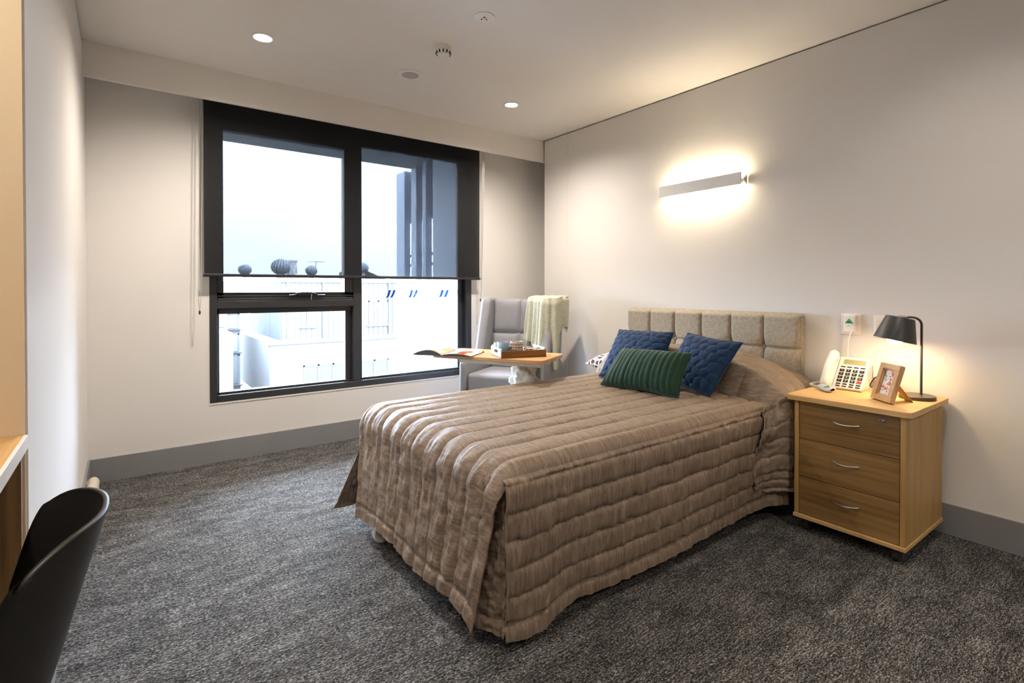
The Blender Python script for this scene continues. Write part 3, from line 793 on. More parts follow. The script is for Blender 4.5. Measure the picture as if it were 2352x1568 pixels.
def side_drop(near, x0, x1, zhem, name, nx=300, nc=150):
    X, T = np.meshgrid(np.linspace(0, 1, nx), np.linspace(0, 1, nc), indexing='ij')
    ln = 0.585
    cpath = T*ln
    rr = 0.055
    x = x0+(x1-x0)*X
    x = x+0.0*T
    th = np.clip(cpath/rr, 0, PI/2); dn = np.clip(cpath-rr*PI/2, 0, None)
    e = near_edge(x) if near else far_edge(x)
    sg = -1 if near else 1
    ztop = top_base(x, e)
    foot = 1-sstep(x0, x0+0.30, x)
    y = e+sg*(0.0+rr*0.30*np.sin(th)) + sg*(-0.012*sstep(0, 0.5, dn) + foot*0.0*(dn/0.5)**2 + 0.007*np.sin(x*7.0+1)*(dn/0.5)**1.5)
    zend = zhem(x)
    frac = dn/(ln-rr*PI/2)
    z1 = ztop-rr*(1-np.cos(th))
    z = z1-(ztop-rr-zend)*frac
    xs_ = x - (foot*0.0)
    P = np.stack([xs_, y, z], 2)
    N = grid_normals(P)
    if (N[nx//2, nc//2, 1]*sg) < 0: N = -N
    st = cpath-0.050
    f = puff(st, 0.0965)
    pk = fbm(x*34, st*7, 41)*0.0120+fbm(x*75, st*16, 43)*0.0055+fbm(x*11, st*6, 47)*0.012
    D = (0.0125*f+1.7*pk*(0.40+0.60*(1-f)))*sstep(0.0, 0.06, cpath)-0.008*np.exp(-((cpath-(ln-0.062))/0.006)**2)
    D = D*np.clip((T)*18, 0, 1)
    P = P+N*D[..., None]
    o = MB().arr(P).build(name, 'satin', bs, smooth=True, world=True, angle=180)
    return P
hx = np.array([1.00, 1.08, 1.16, 1.24, 1.33, 1.51, 1.98, 2.4, 2.78]); hz = np.array([0.050, 0.030, 0.028, 0.055, 0.072, 0.055, 0.060, 0.07, 0.085])
Pn = side_drop(True, 1.005, 2.80, lambda x: np.interp(x, hx, hz), 'side_drop')
Pf = side_drop(False, 1.075, 3.15, lambda x: 0.085+0*x, 'side_drop', 160, 70)
MB().tube([tuple(p) for p in Pn[0, 12::4]], 0.0045, 8).build('piping', 'satin', bs, smooth=True, world=True)
# far corner flap swinging out towards the wall
n1, n2 = 40, 60
U, V = np.meshgrid(np.linspace(0, 1, n1), np.linspace(0, 1, n2), indexing='ij')
top = np.array([1.01, 2.68, 0.53]); 
Pfl = np.zeros((n1, n2, 3))
Pfl[..., 0] = 1.03-0.155*U*V**0.9-0.02*V; Pfl[..., 1] = 2.615+0.015*U+0.10*V-0.03*U*V; Pfl[..., 2] = 0.500-0.420*V+0.01*U*V
Nf = grid_normals(Pfl); Pfl = Pfl+Nf*(0.008*puff(V*0.5, 0.0965)+fbm(U*5, V*14, 55)*0.010)[..., None]
MB().arr(Pfl).build('corner_flap', 'satin', bs, smooth=True, world=True, solid=0.006, angle=180)
# recessed corner pleat at the near foot corner
Ppl = np.zeros((n1, n2, 3))
qa = np.array([0.985, 1.485]); qb = np.array([1.030, 1.400])
bow = np.sin(U*PI)
Ppl[..., 0] = qa[0]+(qb[0]-qa[0])*U+0.000*V-0.030*V+0.012*bow*V; Ppl[..., 1] = qa[1]+(qb[1]-qa[1])*U-0.028*V*U-0.012*bow*V+0.01; Ppl[..., 2] = 0.575-0.515*V
Nf = grid_normals(Ppl)
if Nf[20, 30, 0] > 0: Nf = -Nf
Ppl = Ppl+Nf*(fbm(U*3, V*16, 61)*0.016+fbm(U*6, V*38, 63)*0.007-0.007*np.exp(-((U-0.72)/0.04)**2)-0.006*np.exp(-((V-0.90)/0.012)**2))[..., None]
MB().arr(Ppl).build('corner_pleat', 'satin', bs, smooth=True, world=True, angle=180)
# pillow end of the spread hanging over the near side
n1, n2 = 110, 110
U, V = np.meshgrid(np.linspace(0, 1, n1), np.linspace(0, 1, n2), indexing='ij')
x = 2.545+(3.17-2.545)*U
xt = 2.64+(3.17-2.64)*U
xm = xt+(x-xt)*sstep(0, 0.35, V)+0.05*sstep(0.6, 1.0, V)*(1-U)**2+0.02*np.sin(V*5)*(1-U)
et = near_edge(xt)
zt_ = np.where(xt < 2.72, 0.585+(xt-2.64)*0.4, 0)+np.where(xt >= 2.72, top_base(xt, et+0.0), 0)
zt_ = np.maximum(zt_, 0.57+sstep(2.6, 2.8, xt)*0.06)
zb_ = 0.150+0.02*np.sin(U*6)
Pd = np.zeros((n1, n2, 3))
Pd[..., 0] = xm; Pd[..., 1] = et-0.012-0.035*np.sin(np.clip(V*3, 0, 1)*PI/2)+0.030*sstep(0.15, 0.6, V)+0.008*np.sin(U*14)*V; Pd[..., 2] = zt_+(zb_-zt_)*V
Nd = grid_normals(Pd)
if Nd[55, 55, 1] > 0: Nd = -Nd
cp = V*0.55
edge = sstep(0, 0.10, U)
Pd = Pd+Nd*(0.012*puff(cp-0.03, 0.1)+fbm(U*14, V*6, 71)*0.013+fbm(U*26, V*16, 73)*0.006-0.010*np.exp(-((U-0.13)/0.012)**2)*sstep(0.3, 0.4, V)-0.008*np.exp(-((V-0.87)/0.012)**2))[..., None]
MB().arr(Pd).build('pillow_drop', 'satin', bs, smooth=True, world=True, solid=0.006, angle=180)

# ------------------------------------------------------------------ pillow and cushions
def cushion(name, label, group, corners, T, mname, front, n=70, pinch=0.05, cat='cushion', loc=None):
    BL, BR, TR, TL = [np.array(c, float) for c in corners]
    ctr = (BL+BR+TR+TL)/4
    t = thing(name, label, cat, tuple(loc if loc is not None else (ctr[0], ctr[1], min(BL[2], BR[2]))), group=group)
    U, V = np.meshgrid(np.linspace(0, 1, n), np.linspace(0, 1, n), indexing='ij')
    nrm = np.cross(BR-BL, TL-BL); nrm /= np.linalg.norm(nrm)
    if nrm[0] > 0: nrm = -nrm
    u2 = 0.5+(U-0.5)*(1-pinch*np.sin(V*PI)); v2 = 0.5+(V-0.5)*(1-pinch*np.sin(U*PI))
    base = ((1-u2)*(1-v2))[..., None]*BL+(u2*(1-v2))[..., None]*BR+(u2*v2)[..., None]*TR+((1-u2)*v2)[..., None]*TL
    body = np.sqrt(np.clip((1-np.abs(2*U-1)**2.3)*(1-np.abs(2*V-1)**2.3), 0, 1))
    rim = np.clip(body*4, 0, 1)
    w = np.linalg.norm(BR-BL); h = np.linalg.norm(TL-BL)
    d = front(U*w, V*h, w, h)*rim
    Pfr = base+nrm*(T*0.55*body+d)[..., None]; Pbk = base-nrm*(T*0.45*body)[..., None]
    MB().arr(Pfr).build('front_cover', mname, t, smooth=True, world=True, angle=180)
    MB().arr(Pbk).build('back_cover', mname, t, smooth=True, world=True, angle=180)
    ring = [base[i, 0] for i in range(0, n, 3)]+[base[-1, j] for j in range(0, n, 3)]+[base[i, -1] for i in range(n-1, -1, -3)]+[base[0, j] for j in range(n-1, -1, -3)]
    MB().tube([tuple(p) for p in ring], 0.004, 6, closed=True).build('piping', mname, t, smooth=True, world=True)
    return t
def petals(x, y, w, h):
    out = np.full(x.shape, 9.0); sec = np.full(x.shape, 9.0); s = 0.058
    rr_ = np.random.default_rng(5)
    for i in range(-1, int(w/s)+2):
        for j in range(-1, int(h/(s*0.85))+2):
            cx = (i+0.5*(j % 2))*s+rr_.uniform(-1, 1)*s*0.22; cy = j*s*0.85+rr_.uniform(-1, 1)*s*0.22
            dd = np.hypot((x-cx), (y-cy)*1.1)
            nw = np.minimum(out, dd); sec = np.where(dd < out, out, np.minimum(sec, dd)); out = nw
    e = np.clip((sec-out)/(s*0.5), 0, 1)
    return 0.0085*np.sqrt(e)-0.004+fbm(x*40, y*40, 81)*0.002
def ribs(x, y, w, h): return 0.0130*puff(x, w/15.0)-0.004+fbm(x*30, y*30, 83)*0.002
def plain(x, y, w, h): return fbm(x*9, y*9, 85)*0.008

cushion('velvet_cushion', 'blue quilted velvet cushion leaning at the far side of the bed', 'quilted blue velvet cushions',
        [(2.522, 2.425, 0.640), (2.60, 2.00, 0.645), (2.80, 2.042, 0.941), (2.78, 2.475, 0.933)], 0.13, 'blue_velvet', petals)
cushion('velvet_cushion', 'blue quilted velvet cushion tilted on its corner nearer the bedside cabinet', 'quilted blue velvet cushions',
        [(2.60, 1.96, 0.66), (2.53, 1.613, 0.638), (2.75, 1.553, 0.919), (2.76, 1.909, 0.949)], 0.13, 'blue_velvet', petals)
cushion('lumbar_cushion', 'small oblong green velvet cushion with ribbed channels in front of the blue ones', None,
        [(2.318, 2.212, 0.640), (2.365, 1.693, 0.640), (2.47, 1.687, 0.868), (2.475, 2.178, 0.848)], 0.13, 'green_velvet', ribs)
def leopard():
    t = NT('patterned_case'); vo = t.n('ShaderNodeTexVoronoi'); vo.feature = 'DISTANCE_TO_EDGE'; vo.inputs['Scale'].default_value = 26
    t.l(t.coords(), vo.inputs['Vector'])
    t.set(t.ramp(vo.outputs['Distance'], [(0.09, lin(226, 220, 216)), (0.13, lin(70, 52, 46))]), 0.85); MATS['patterned_case'] = t.m
leopard()
cushion('pillow', 'pillow in a brown and white patterned case at the far edge of the bed', None,
        [(2.76, 2.79, 0.662), (2.76, 2.30, 0.66), (3.12, 2.30, 0.70), (3.12, 2.79, 0.70)], 0.15, 'patterned_case', plain, pinch=0.03, cat='pillow')

# ================================================================== bedside cabinet
NX0, NX1, NY0, NY1, NZ0, NZ1 = 2.732, 3.255, 0.792, 1.262, 0.065, 0.683
ns = thing('bedside_cabinet', 'oak bedside cabinet with three drawers on casters', 'cabinet', (3.0, 1.03, 0))
MB().prism(rrect(2.712, 0.766, 3.262, 1.300, 0.028), NZ1-0.026, NZ1, 'xy').build('top', 'oak_top', ns, bevel=0.002, world=True)
MB().box(NX0, NY0, NZ0+0.018, NX1, NY0+0.020, NZ1-0.026).build('side_panel', 'oak_side', ns, bevel=0.001, world=True)
MB().box(NX0, NY1-0.020, NZ0+0.018, NX1, NY1, NZ1-0.026).build('side_panel', 'oak_side', ns, bevel=0.001, world=True)
MB().box(NX0-0.006, NY0-0.004, NZ0, NX1, NY1+0.004, NZ0+0.018).build('bottom_panel', 'oak_top', ns, bevel=0.001, world=True)
MB().box(NX1-0.012, NY0+0.02, NZ0+0.018, NX1, NY1-0.02, NZ1-0.026).build('back_panel', 'oak_side', ns, world=True)
MB().box(NX0+0.05, NY0+0.02, NZ0+0.018, NX0+0.06, NY1-0.02, NZ1-0.026).build('carcass_inner', 'black_plastic', ns, world=True)
dz = (NZ1-0.026-(NZ0+0.018))/3
for k in range(3):
    z0 = NZ0+0.018+dz*k+0.0015; z1 = NZ0+0.018+dz*(k+1)-0.0015
    d = MB().box(NX0+0.004, NY0+0.0225, z0, NX0+0.022, NY1-0.0225, z1).build('drawer', 'oak_front_shaded', ns, bevel=0.001, world=True)
    zc = z0+(z1-z0)*0.60
    pts = []
    for q in range(13):
        u = q/12; pts.append((NX0+0.004-0.024*math.sin(u*PI)**0.7, 0.975+0.112*u, zc-0.004*math.sin(u*PI)))
    MB().tube(pts, 0.0035, 8).build('handle', 'brushed_steel', d, smooth=True, world=True)
    if k == 2:
        MB().lathe([(0.012, 0), (0.012, 0.005), (0.009, 0.008), (0.001, 0.008)], 20, (NX0+0.004, 0.885, z1-0.03), Matrix.Rotation(-PI/2, 3, 'Y')).build('lock', 'chrome', d, smooth=True, world=True)
        MB().box(NX0-0.0055, 0.884, z1-0.034, NX0-0.0035, 0.886, z1-0.026).build('keyhole', 'ink', d, world=True)
for (x, y) in ((2.775, 0.835), (2.775, 1.215), (3.21, 0.835), (3.21, 1.215)):
    o = MB().lathe([(0.027, -0.012), (0.027, 0.012)], 18, (x, y, 0.028), Matrix.Rotation(PI/2, 3, 'X')).build('caster', 'rubber', ns, smooth=True, world=True)
    MB().box(x-0.020, y-0.018, 0.040, x+0.020, y+0.018, NZ0).build('caster_housing', 'black_plastic', o, bevel=0.004, world=True)

# ------------------------------------------------------------------ table lamp
TZ = NZ1
lx, ly = 3.125, 0.845
lp = thing('table_lamp', 'small dark desk lamp with tilted cone shade, lit', 'lamp', (lx, ly, TZ))
MB().lathe([(0.074, 0), (0.074, 0.016), (0.072, 0.018), (0.001, 0.018)], 40, (lx-0.02, ly+0.01, TZ)).build('base', 'lamp_metal', lp, smooth=True, world=True)
pts = [(lx, ly, TZ+0.016), (lx, ly, TZ+0.36)]
for q in range(1, 9):
    a = q/8*PI/2; pts.append((lx-0.010*(1-math.cos(a)), ly+0.036*(1-math.cos(a)), TZ+0.36+0.036*math.sin(a)))
pts.append((lx-0.018, ly+0.060, TZ+0.396))
MB().tube(pts, 0.0055, 10).build('stem', 'lamp_metal', lp, smooth=True, world=True)
MB().tube([(lx-0.018, ly+0.056, TZ+0.396), (lx-0.040, ly+0.085, TZ+0.398)], 0.007, 12).build('swivel', 'brushed_steel', lp, smooth=True, world=True)
sc_c = Vector((3.060, 0.925, 1.020))
Msh = Matrix.Rotation(R(12), 3, Vector((0.80, 0.60, 0)))
prof_o = [(0.089, -0.056), (0.061, 0.056), (0.057, 0.060), (0.001, 0.061)]
MB().lathe(prof_o, 44, sc_c, Msh, cap0=False, cap1=False).build('lamp_shade', 'shade_outer', lp, smooth=True, world=True)
MB().lathe([(0.0885, -0.0555), (0.060, 0.055), (0.001, 0.056)], 44, sc_c, Msh, cap0=False, cap1=False).build('shade_lining', 'shade_inner', lp, smooth=True, world=True)
emis('bulb_glow', (1.0, 0.72, 0.42, 1), 85.0)
bp = [(0.001, -0.040)]+[(0.036*math.cos(a), 0.036*math.sin(a)-0.004) for a in np.linspace(-1.45, 1.2, 12)]+[(0.012, 0.045)]
MB().lathe(bp, 24, sc_c+Msh @ Vector((0, 0, -0.038)), Msh).build('bulb', 'bulb_glow', lp, smooth=True, world=True)

# ------------------------------------------------------------------ telephone
def text_mesh(body, size, depth=0.0):
    cu = bpy.data.curves.new('glyph', 'FONT'); cu.body = body; cu.size = size; cu.align_x = 'CENTER'; cu.align_y = 'CENTER'; cu.extrude = depth; cu.resolution_u = 3
    o = bpy.data.objects.new('glyph_tmp', cu); C.objects.link(o)
    dg = bpy.context.evaluated_depsgraph_get(); me = bpy.data.meshes.new_from_object(o.evaluated_get(dg))
    bpy.data.objects.remove(o); bpy.data.curves.remove(cu); return me
ph = thing('telephone', 'white big-button desk telephone with handset on its left', 'telephone', (3.11, 1.145, TZ), R(90))
# local frame of the phone after rz: +x(local) -> +y(world), +y(local) -> -x(world)
# we model with w (width, to the viewer's right = world -y) and s (up the slope)
ang = R(52)
def PH(w, s, h=0.0):     # world point on the sloped face
    return Vector((3.050+s*math.cos(ang)-h*math.sin(ang), 1.145-w, TZ+0.020+s*math.sin(ang)+h*math.cos(ang)))
def slab(w0, s0, w1, s1, h0, h1):
    m = MB(); m.hexa([PH(w0, s0, h0), PH(w1, s0, h0), PH(w1, s1, h0), PH(w0, s1, h0), PH(w0, s0, h1), PH(w1, s0, h1), PH(w1, s1, h1), PH(w0, s1, h1)]); return m
slab(-0.072, -0.012, 0.070, 0.185, -0.022, 0.0).build('body', 'white_plastic', ph, bevel=0.006, seg=3, world=True)
st = MB(); st.hexa([(3.055, 1.20, TZ), (3.055, 1.09, TZ), (3.20, 1.09, TZ), (3.20, 1.20, TZ), (3.09, 1.20, TZ+0.05), (3.09, 1.09, TZ+0.05), (3.155, 1.09, TZ+0.125), (3.155, 1.20, TZ+0.125)])
st.build('stand', 'white_plastic', ph, bevel=0.003, world=True)
slab(-0.048, 0.138, 0.058, 0.168, -0.001, 0.0012).build('display', 'lcd', ph, world=True)
keys = [['1', '2', '3', '^'], ['4', '5', '6', 'R'], ['7', '8', '9', 'O'], ['*', '0', '#', '']]
kb = None
def key(w, s, kw, ks, m, txt=None):
    o = slab(w-kw/2, s-ks/2, w+kw/2, s+ks/2, -0.001, 0.003).build('key', m, ph, bevel=0.0008, world=True)
    if txt:
        me = text_mesh(txt, 0.0135)
        me.materials.append(MATS['white_ink'])
        ex = (PH(1, 0)-PH(0, 0)).normalized(); ey = (PH(0, 1)-PH(0, 0)).normalized(); ez = ex.cross(ey)
        M = Matrix((ex, ey, ez)).transposed().to_4x4(); M.translation = PH(w, s, 0.0036)
        M = root_matrix(ph).inverted() @ M
        for v in me.vertices: v.co = M @ v.co
        g = bpy.data.objects.new('key_digit', me); C.objects.link(g); g.parent = o
for r_ in range(4):
    for c_ in range(4):
        w = -0.044+c_*0.0315; s = 0.098-r_*0.0215
        key(w, s, 0.0225, 0.0155, 'red_key' if (r_ == 3 and c_ == 3) else 'black_plastic', keys[r_][c_] or None)
for c_ in range(4): key(-0.044+c_*0.0315, 0.120, 0.0225, 0.0055, 'black_plastic')
for r_ in range(2):
    for c_ in range(4): key(-0.044+c_*0.0315, 0.0145-r_*0.0135, 0.021, 0.006, 'black_plastic')
me = text_mesh('-:--', 0.012); me.materials.append(MATS['ink'])
ex = (PH(1, 0)-PH(0, 0)).normalized(); ey = (PH(0, 1)-PH(0, 0)).normalized(); ez = ex.cross(ey)
M = Matrix((ex, ey, ez)).transposed().to_4x4(); M.translation = PH(-0.012, 0.153, 0.0018); M = root_matrix(ph).inverted() @ M
for v in me.vertices: v.co = M @ v.co
g = bpy.data.objects.new('display_text', me); C.objects.link(g); g.parent = ph
# handset: a shallow arc with two fat ends, lying along the left side
hs = []
nn = 16
for k in range(nn+1):
    u = k/nn; s = -0.012+0.205*u; hgt = 0.012+0.030*math.sin(u*PI); hs.append(PH(-0.098, s, hgt))
rs = [0.020+0.010*abs(2*k/nn-1)**3 for k in range(nn+1)]; rs[0] *= 0.7; rs[-1] *= 0.7
hst = MB().tube([tuple(p) for p in hs], rs, 16).build('handset', 'white_plastic', ph, smooth=True, world=True)
slab(-0.126, -0.012, -0.0725, 0.185, -0.022, -0.004).build('cradle', 'white_plastic', ph, bevel=0.004, world=True)
cc = []
p0 = Vector((3.045, 1.24, TZ+0.022)); p1 = Vector((3.02, 1.285, TZ+0.010)); p2 = Vector((3.06, 1.30, TZ+0.010))
path = [Vector((3.045, 1.235, TZ+0.020)), Vector((3.025, 1.245, TZ+0.009)), Vector((3.015, 1.275, TZ+0.008)), Vector((3.03, 1.315, TZ+0.010)), Vector((3.10, 1.318, TZ+0.012)), Vector((3.18, 1.29, TZ+0.012)), Vector((3.20, 1.22, TZ+0.012))]
def catmull(pts, n):
    out = []
    for i in range(len(pts)-1):
        a = pts[max(i-1, 0)]; b = pts[i]; c = pts[i+1]; d = pts[min(i+2, len(pts)-1)]
        for k in range(n):
            t = k/n; out.append(0.5*((2*b)+(c-a)*t+(2*a-5*b+4*c-d)*t*t+(-a+3*b-3*c+d)*t**3))
    out.append(pts[-1]); return out
cp_ = catmull(path, 60); coil = []
for k in range(len(cp_)-1):
    t = (cp_[k+1]-cp_[k]).normalized(); n1_ = t.cross(Vector((0, 0, 1))).normalized(); n2_ = t.cross(n1_)
    a = k*1.05; coil.append(cp_[k]+(n1_*math.cos(a)+n2_*math.sin(a))*0.005)
MB().tube([tuple(p) for p in coil], 0.0014, 5).build('coiled_cord', 'white_plastic', ph, smooth=True, world=True)

# ------------------------------------------------------------------ call remote
rm = thing('call_remote', 'grey pendant call button with green triangle lying on the cabinet', 'call button', (2.958, 1.208, TZ), math.atan2(-0.138, -0.108))
rm.rotation_euler[0] = R(20); rm.location[2] += 0.007
n1, n2 = 22, 20
U, V = np.meshgrid(np.linspace(0, 1, n1), np.linspace(0, 2*PI, n2, endpoint=False), indexing='ij')
hw = 0.012+0.0170*np.sin(np.clip(U*1.35, 0, 1)*PI/2)*np.sqrt(np.clip(1-np.clip((U-0.8)/0.2, 0, 1)**2, 0, 1)); hw = np.where(U < 0.03, 0.007, hw)
Prm = np.stack([-0.062+0.128*U, hw*np.cos(V), 0.011+0.010*np.sin(V)*np.clip(hw/0.02, 0.15, 1)], 2)
MB().arr(Prm, closed_v=True).build('body', 'grey_plastic', rm, smooth=True)
MB().prism([(0.048, 0.0), (0.016, 0.016), (0.016, -0.016)], 0.019, 0.0235, 'xy').build('button', 'green_button', rm, bevel=0.002)
MB().prism([(0.034, 0.0), (0.022, 0.006), (0.022, -0.006)], 0.0235, 0.0242, 'xy').build('button_symbol', 'ink', rm)

# ------------------------------------------------------------------ photo frame
fb_l = Vector((2.925, 0.992, TZ)); fb_r = Vector((2.843, 0.886, TZ))
fx = (fb_r-fb_l).normalized(); nrm = Vector((fx.y, -fx.x, 0)).normalized()
if nrm.x > 0: nrm = -nrm
tilt = R(17)
fu = (Vector((0, 0, 1))*math.cos(tilt)-nrm*math.sin(tilt)).normalized(); fn = fx.cross(fu).normalized()
if fn.dot(nrm) < 0: fn = -fn
FW, FH = (fb_r-fb_l).length, 0.182
pf = thing('photo_frame', 'pale wooden picture frame with a floral print on an easel strut', 'frame', tuple((fb_l+fb_r)/2))
def FP(a, b, h): return fb_l+fx*a+fu*b+fn*h+Vector((0, 0, 0.005))
def fslab(a0, b0, a1, b1, h0, h1):
    return MB().hexa([FP(a0, b0, h0), FP(a1, b0, h0), FP(a1, b1, h0), FP(a0, b1, h0), FP(a0, b0, h1), FP(a1, b0, h1), FP(a1, b1, h1), FP(a0, b1, h1)])
bw = 0.026
for (a0, b0, a1, b1) in ((0, 0, FW, bw), (0, FH-bw, FW, FH), (0, bw, bw, FH-bw), (FW-bw, bw, FW, FH-bw)):
    fslab(a0, b0, a1, b1, -0.018, 0.004).build('frame_rail', 'frame_wood', pf, bevel=0.0012, world=True)
for (a0, b0, a1, b1) in ((bw, bw, FW-bw, bw+0.006), (bw, FH-bw-0.006, FW-bw, FH-bw), (bw, bw, bw+0.006, FH-bw), (FW-bw-0.006, bw, FW-bw, FH-bw)):
    fslab(a0, b0, a1, b1, -0.016, -0.003).build('slip', 'frame_wood', pf, world=True)
def floral():
    t = NT('floral_print'); v = t.coords((1, 1, 1)); n1_ = t.noise(v, 38, 3); n2_ = t.noise(t.coords((1.3, 1.2, 1.7)), 60, 3)
    base = t.ramp(n1_, [(0.50, lin(226, 228, 232)), (0.57, lin(224, 150, 130)), (0.64, lin(196, 90, 76))])
    leaf = t.ramp(n2_, [(0.56, (0, 0, 0)), (0.60, (1, 1, 1))])
    t.set(t.mix(leaf, base, lin(120, 126, 96)), 0.35); MATS['floral_print'] = t.m
floral()
fslab(bw, bw, FW-bw, FH-bw, -0.012, -0.010).build('print', 'floral_print', pf, world=True)
fslab(0.004, 0.004, FW-0.004, FH-0.004, -0.022, -0.018).build('back_board', 'kraft', pf, world=True)
e0 = FP(FW*0.36, FH*0.62, -0.022); e1 = FP(FW*0.64, FH*0.62, -0.022); g0 = fb_l+fx*FW*0.30-nrm*0.135; g1 = fb_l+fx*FW*0.70-nrm*0.135
off = Vector((0, 0, 0.0)); o2 = -nrm*0.003
MB().hexa([g0, g1, g1+o2, g0+o2, e0, e1, e1+o2, e0+o2]).build('easel_strut', 'kraft', pf, world=True)

# ------------------------------------------------------------------ wall plates
def plate(name, label, cat, y0, y1, z0, z1, parts):
    t = thing(name, label, cat, (XR, (y0+y1)/2, (z0+z1)/2))
    MB().box(XR-0.010, y0, z0, XR-0.0005, y1, z1).build('plate', 'warm_plastic', t, bevel=0.003, world=True); parts(t); return t
def call_parts(t):
    MB().box(XR-0.034, 1.180, 0.975, XR-0.010, 1.240, 1.072).build('call_plug', 'warm_plastic', t, bevel=0.006, seg=3, world=True)
    MB().prism([(1.188, 1.026), (1.232, 1.026), (1.210, 1.054)], XR-0.037, XR-0.033, 'yz').build('green_triangle', 'green_button', t, bevel=0.0015, world=True)
    MB().box(XR-0.0378, 1.202, 1.031, XR-0.0368, 1.218, 1.036).build('triangle_mark', 'ink', t, world=True)
    MB().tube([(XR-0.038, 1.212+0.008*math.cos(a), 1.006+0.006*math.sin(a)) for a in np.linspace(0.3, 2.8, 8)], 0.0008, 5).build('plug_mark', 'seam_grey', t, world=True)
    pth = catmull([Vector((XR-0.030, 1.196, 0.985)), Vector((XR-0.045, 1.203, 0.95)), Vector((XR-0.04, 1.212, 0.88)), Vector((XR-0.05, 1.214, 0.78)), Vector((XR-0.06, 1.225, 0.70)), Vector((XR-0.10, 1.26, TZ+0.005)), Vector((3.02, 1.272, TZ+0.005)), Vector((2.985, 1.262, TZ+0.011))], 8)
    MB().tube([tuple(p) for p in pth], 0.003, 8).build('call_cord', 'warm_plastic', t, smooth=True, world=True)
plate('call_point', 'white nurse call socket with green triangle above the telephone', 'call point', 1.160, 1.262, 0.962, 1.078, call_parts)
def sw_parts(t):
    for k in range(3): MB().box(XR-0.014, 1.015, 0.972+k*0.034, XR-0.009, 1.088, 1.000+k*0.034).build('rocker', 'warm_plastic', t, bevel=0.002, world=True)
plate('switch_plate', 'white wall switch plate behind the lamp shade', 'switch', 1.003, 1.100, 0.955, 1.076, sw_parts)
def gpo_parts(t):
    MB().lathe([(0.019, 0), (0.019, 0.030), (0.012, 0.036)], 16, (XR-0.010, 1.035, 0.765), Matrix.Rotation(-PI/2, 3, 'Y')).build('power_plug', 'black_plastic', t, smooth=True, world=True)
    MB().box(XR-0.040, 1.055, 0.715, XR-0.010, 1.085, 0.760).build('white_plug', 'warm_plastic', t, bevel=0.006, world=True)
    MB().tube([tuple(p) for p in catmull([Vector((XR-0.045, 1.035, 0.762)), Vector((XR-0.06, 1.045, 0.755)), Vector((XR-0.055, 1.075, 0.742)), Vector((XR-0.05, 1.10, 0.70)), Vector((XR-0.06, 1.09, 0.688))], 8)], 0.0028, 8).build('power_cord', 'black_plastic', t, smooth=True, world=True)
plate('power_outlet', 'white double power outlet behind the picture frame with a black plug', 'outlet', 0.985, 1.102, 0.735, 0.806, gpo_parts)

# ================================================================== armchair
TH = math.atan2(-0.855, 0.519)
ac = thing('armchair', 'grey vinyl high-back wing armchair in the corner by the window', 'armchair', (2.176, 3.536, 0), TH)
def soft_box(x0, y0, z0, x1, y1, z1, puffz=0.0, r=0.03, n=14, M=None):
    # rounded superellipsoid-like cushion
    cx, cy, cz = (x0+x1)/2, (y0+y1)/2, (z0+z1)/2; hx_, hy_, hz_ = (x1-x0)/2, (y1-y0)/2, (z1-z0)/2
    m = MB(); m.box(x0, y0, z0, x1, y1, z1); return m
MB().box(0.002, 0.0, 0.395, 0.518, 0.50, 0.545).build('seat_cushion', 'chair_vinyl', ac, bevel=0.030, seg=4)
MB().box(0.0, 0.03, 0.16, 0.52, 0.60, 0.392).build('seat_base', 'chair_vinyl', ac, bevel=0.015)
def sil(poly, x0, x1, name, bev=0.03):
    return MB().prism(poly, x0, x1, 'yz').build(name, 'chair_vinyl', ac, bevel=bev, seg=4)
arm = [(-0.015, 0.12), (0.62, 0.12), (0.66, 0.60), (0.10, 0.655), (0.02, 0.66), (-0.015, 0.63)]
sil(arm, -0.062, -0.001, 'arm', 0.022); sil(arm, 0.521, 0.60, 'arm', 0.022)
wing = [(0.27, 0.64), (0.62, 0.585), (0.70, 1.08), (0.66, 1.135), (0.46, 1.15), (0.41, 1.12)]
sil(wing, -0.070, 0.012, 'wing', 0.030); sil(wing, 0.512, 0.60, 'wing', 0.030)
# backrest: four soft panels
def back_panel(xa, xb, za, zb2):
    n1, n2 = 16, 18
    U, V = np.meshgrid(np.linspace(0, 1, n1), np.linspace(0, 1, n2), indexing='ij')
    h = 0.030*np.sqrt(np.clip((1-np.abs(2*U-1)**4)*(1-np.abs(2*V-1)**4), 0, 1))
    z = za+(zb2-za)*V; y = 0.44+0.14*(z-0.5)-h
    return np.stack([xa+(xb-xa)*U, y, z], 2)
MB().hexa([(0.0, 0.455, 0.40), (0.52, 0.455, 0.40), (0.52, 0.62, 0.40), (0.0, 0.62, 0.40), (0.0, 0.535, 1.115), (0.52, 0.535, 1.115), (0.52, 0.70, 1.09), (0.0, 0.70, 1.09)]).build('backrest', 'chair_vinyl', ac, bevel=0.02, seg=3)
for (xa, xb) in ((0.012, 0.262), (0.262, 0.512)):
    for (za, zb2) in ((0.53, 0.84), (0.84, 1.13)):
        MB().arr(back_panel(xa, xb, za, zb2)).build('back_cushion', 'chair_vinyl', ac, smooth=True, angle=80)
for (x, y) in ((0.0, 0.05), (0.53, 0.05), (0.0, 0.57), (0.53, 0.57)):
    MB().tube([(x, y, 0.13), (x, y+(0.06 if y > 0.3 else 0), 0.004)], [0.022, 0.016], 12).build('leg', 'oak_panel', ac, smooth=True)

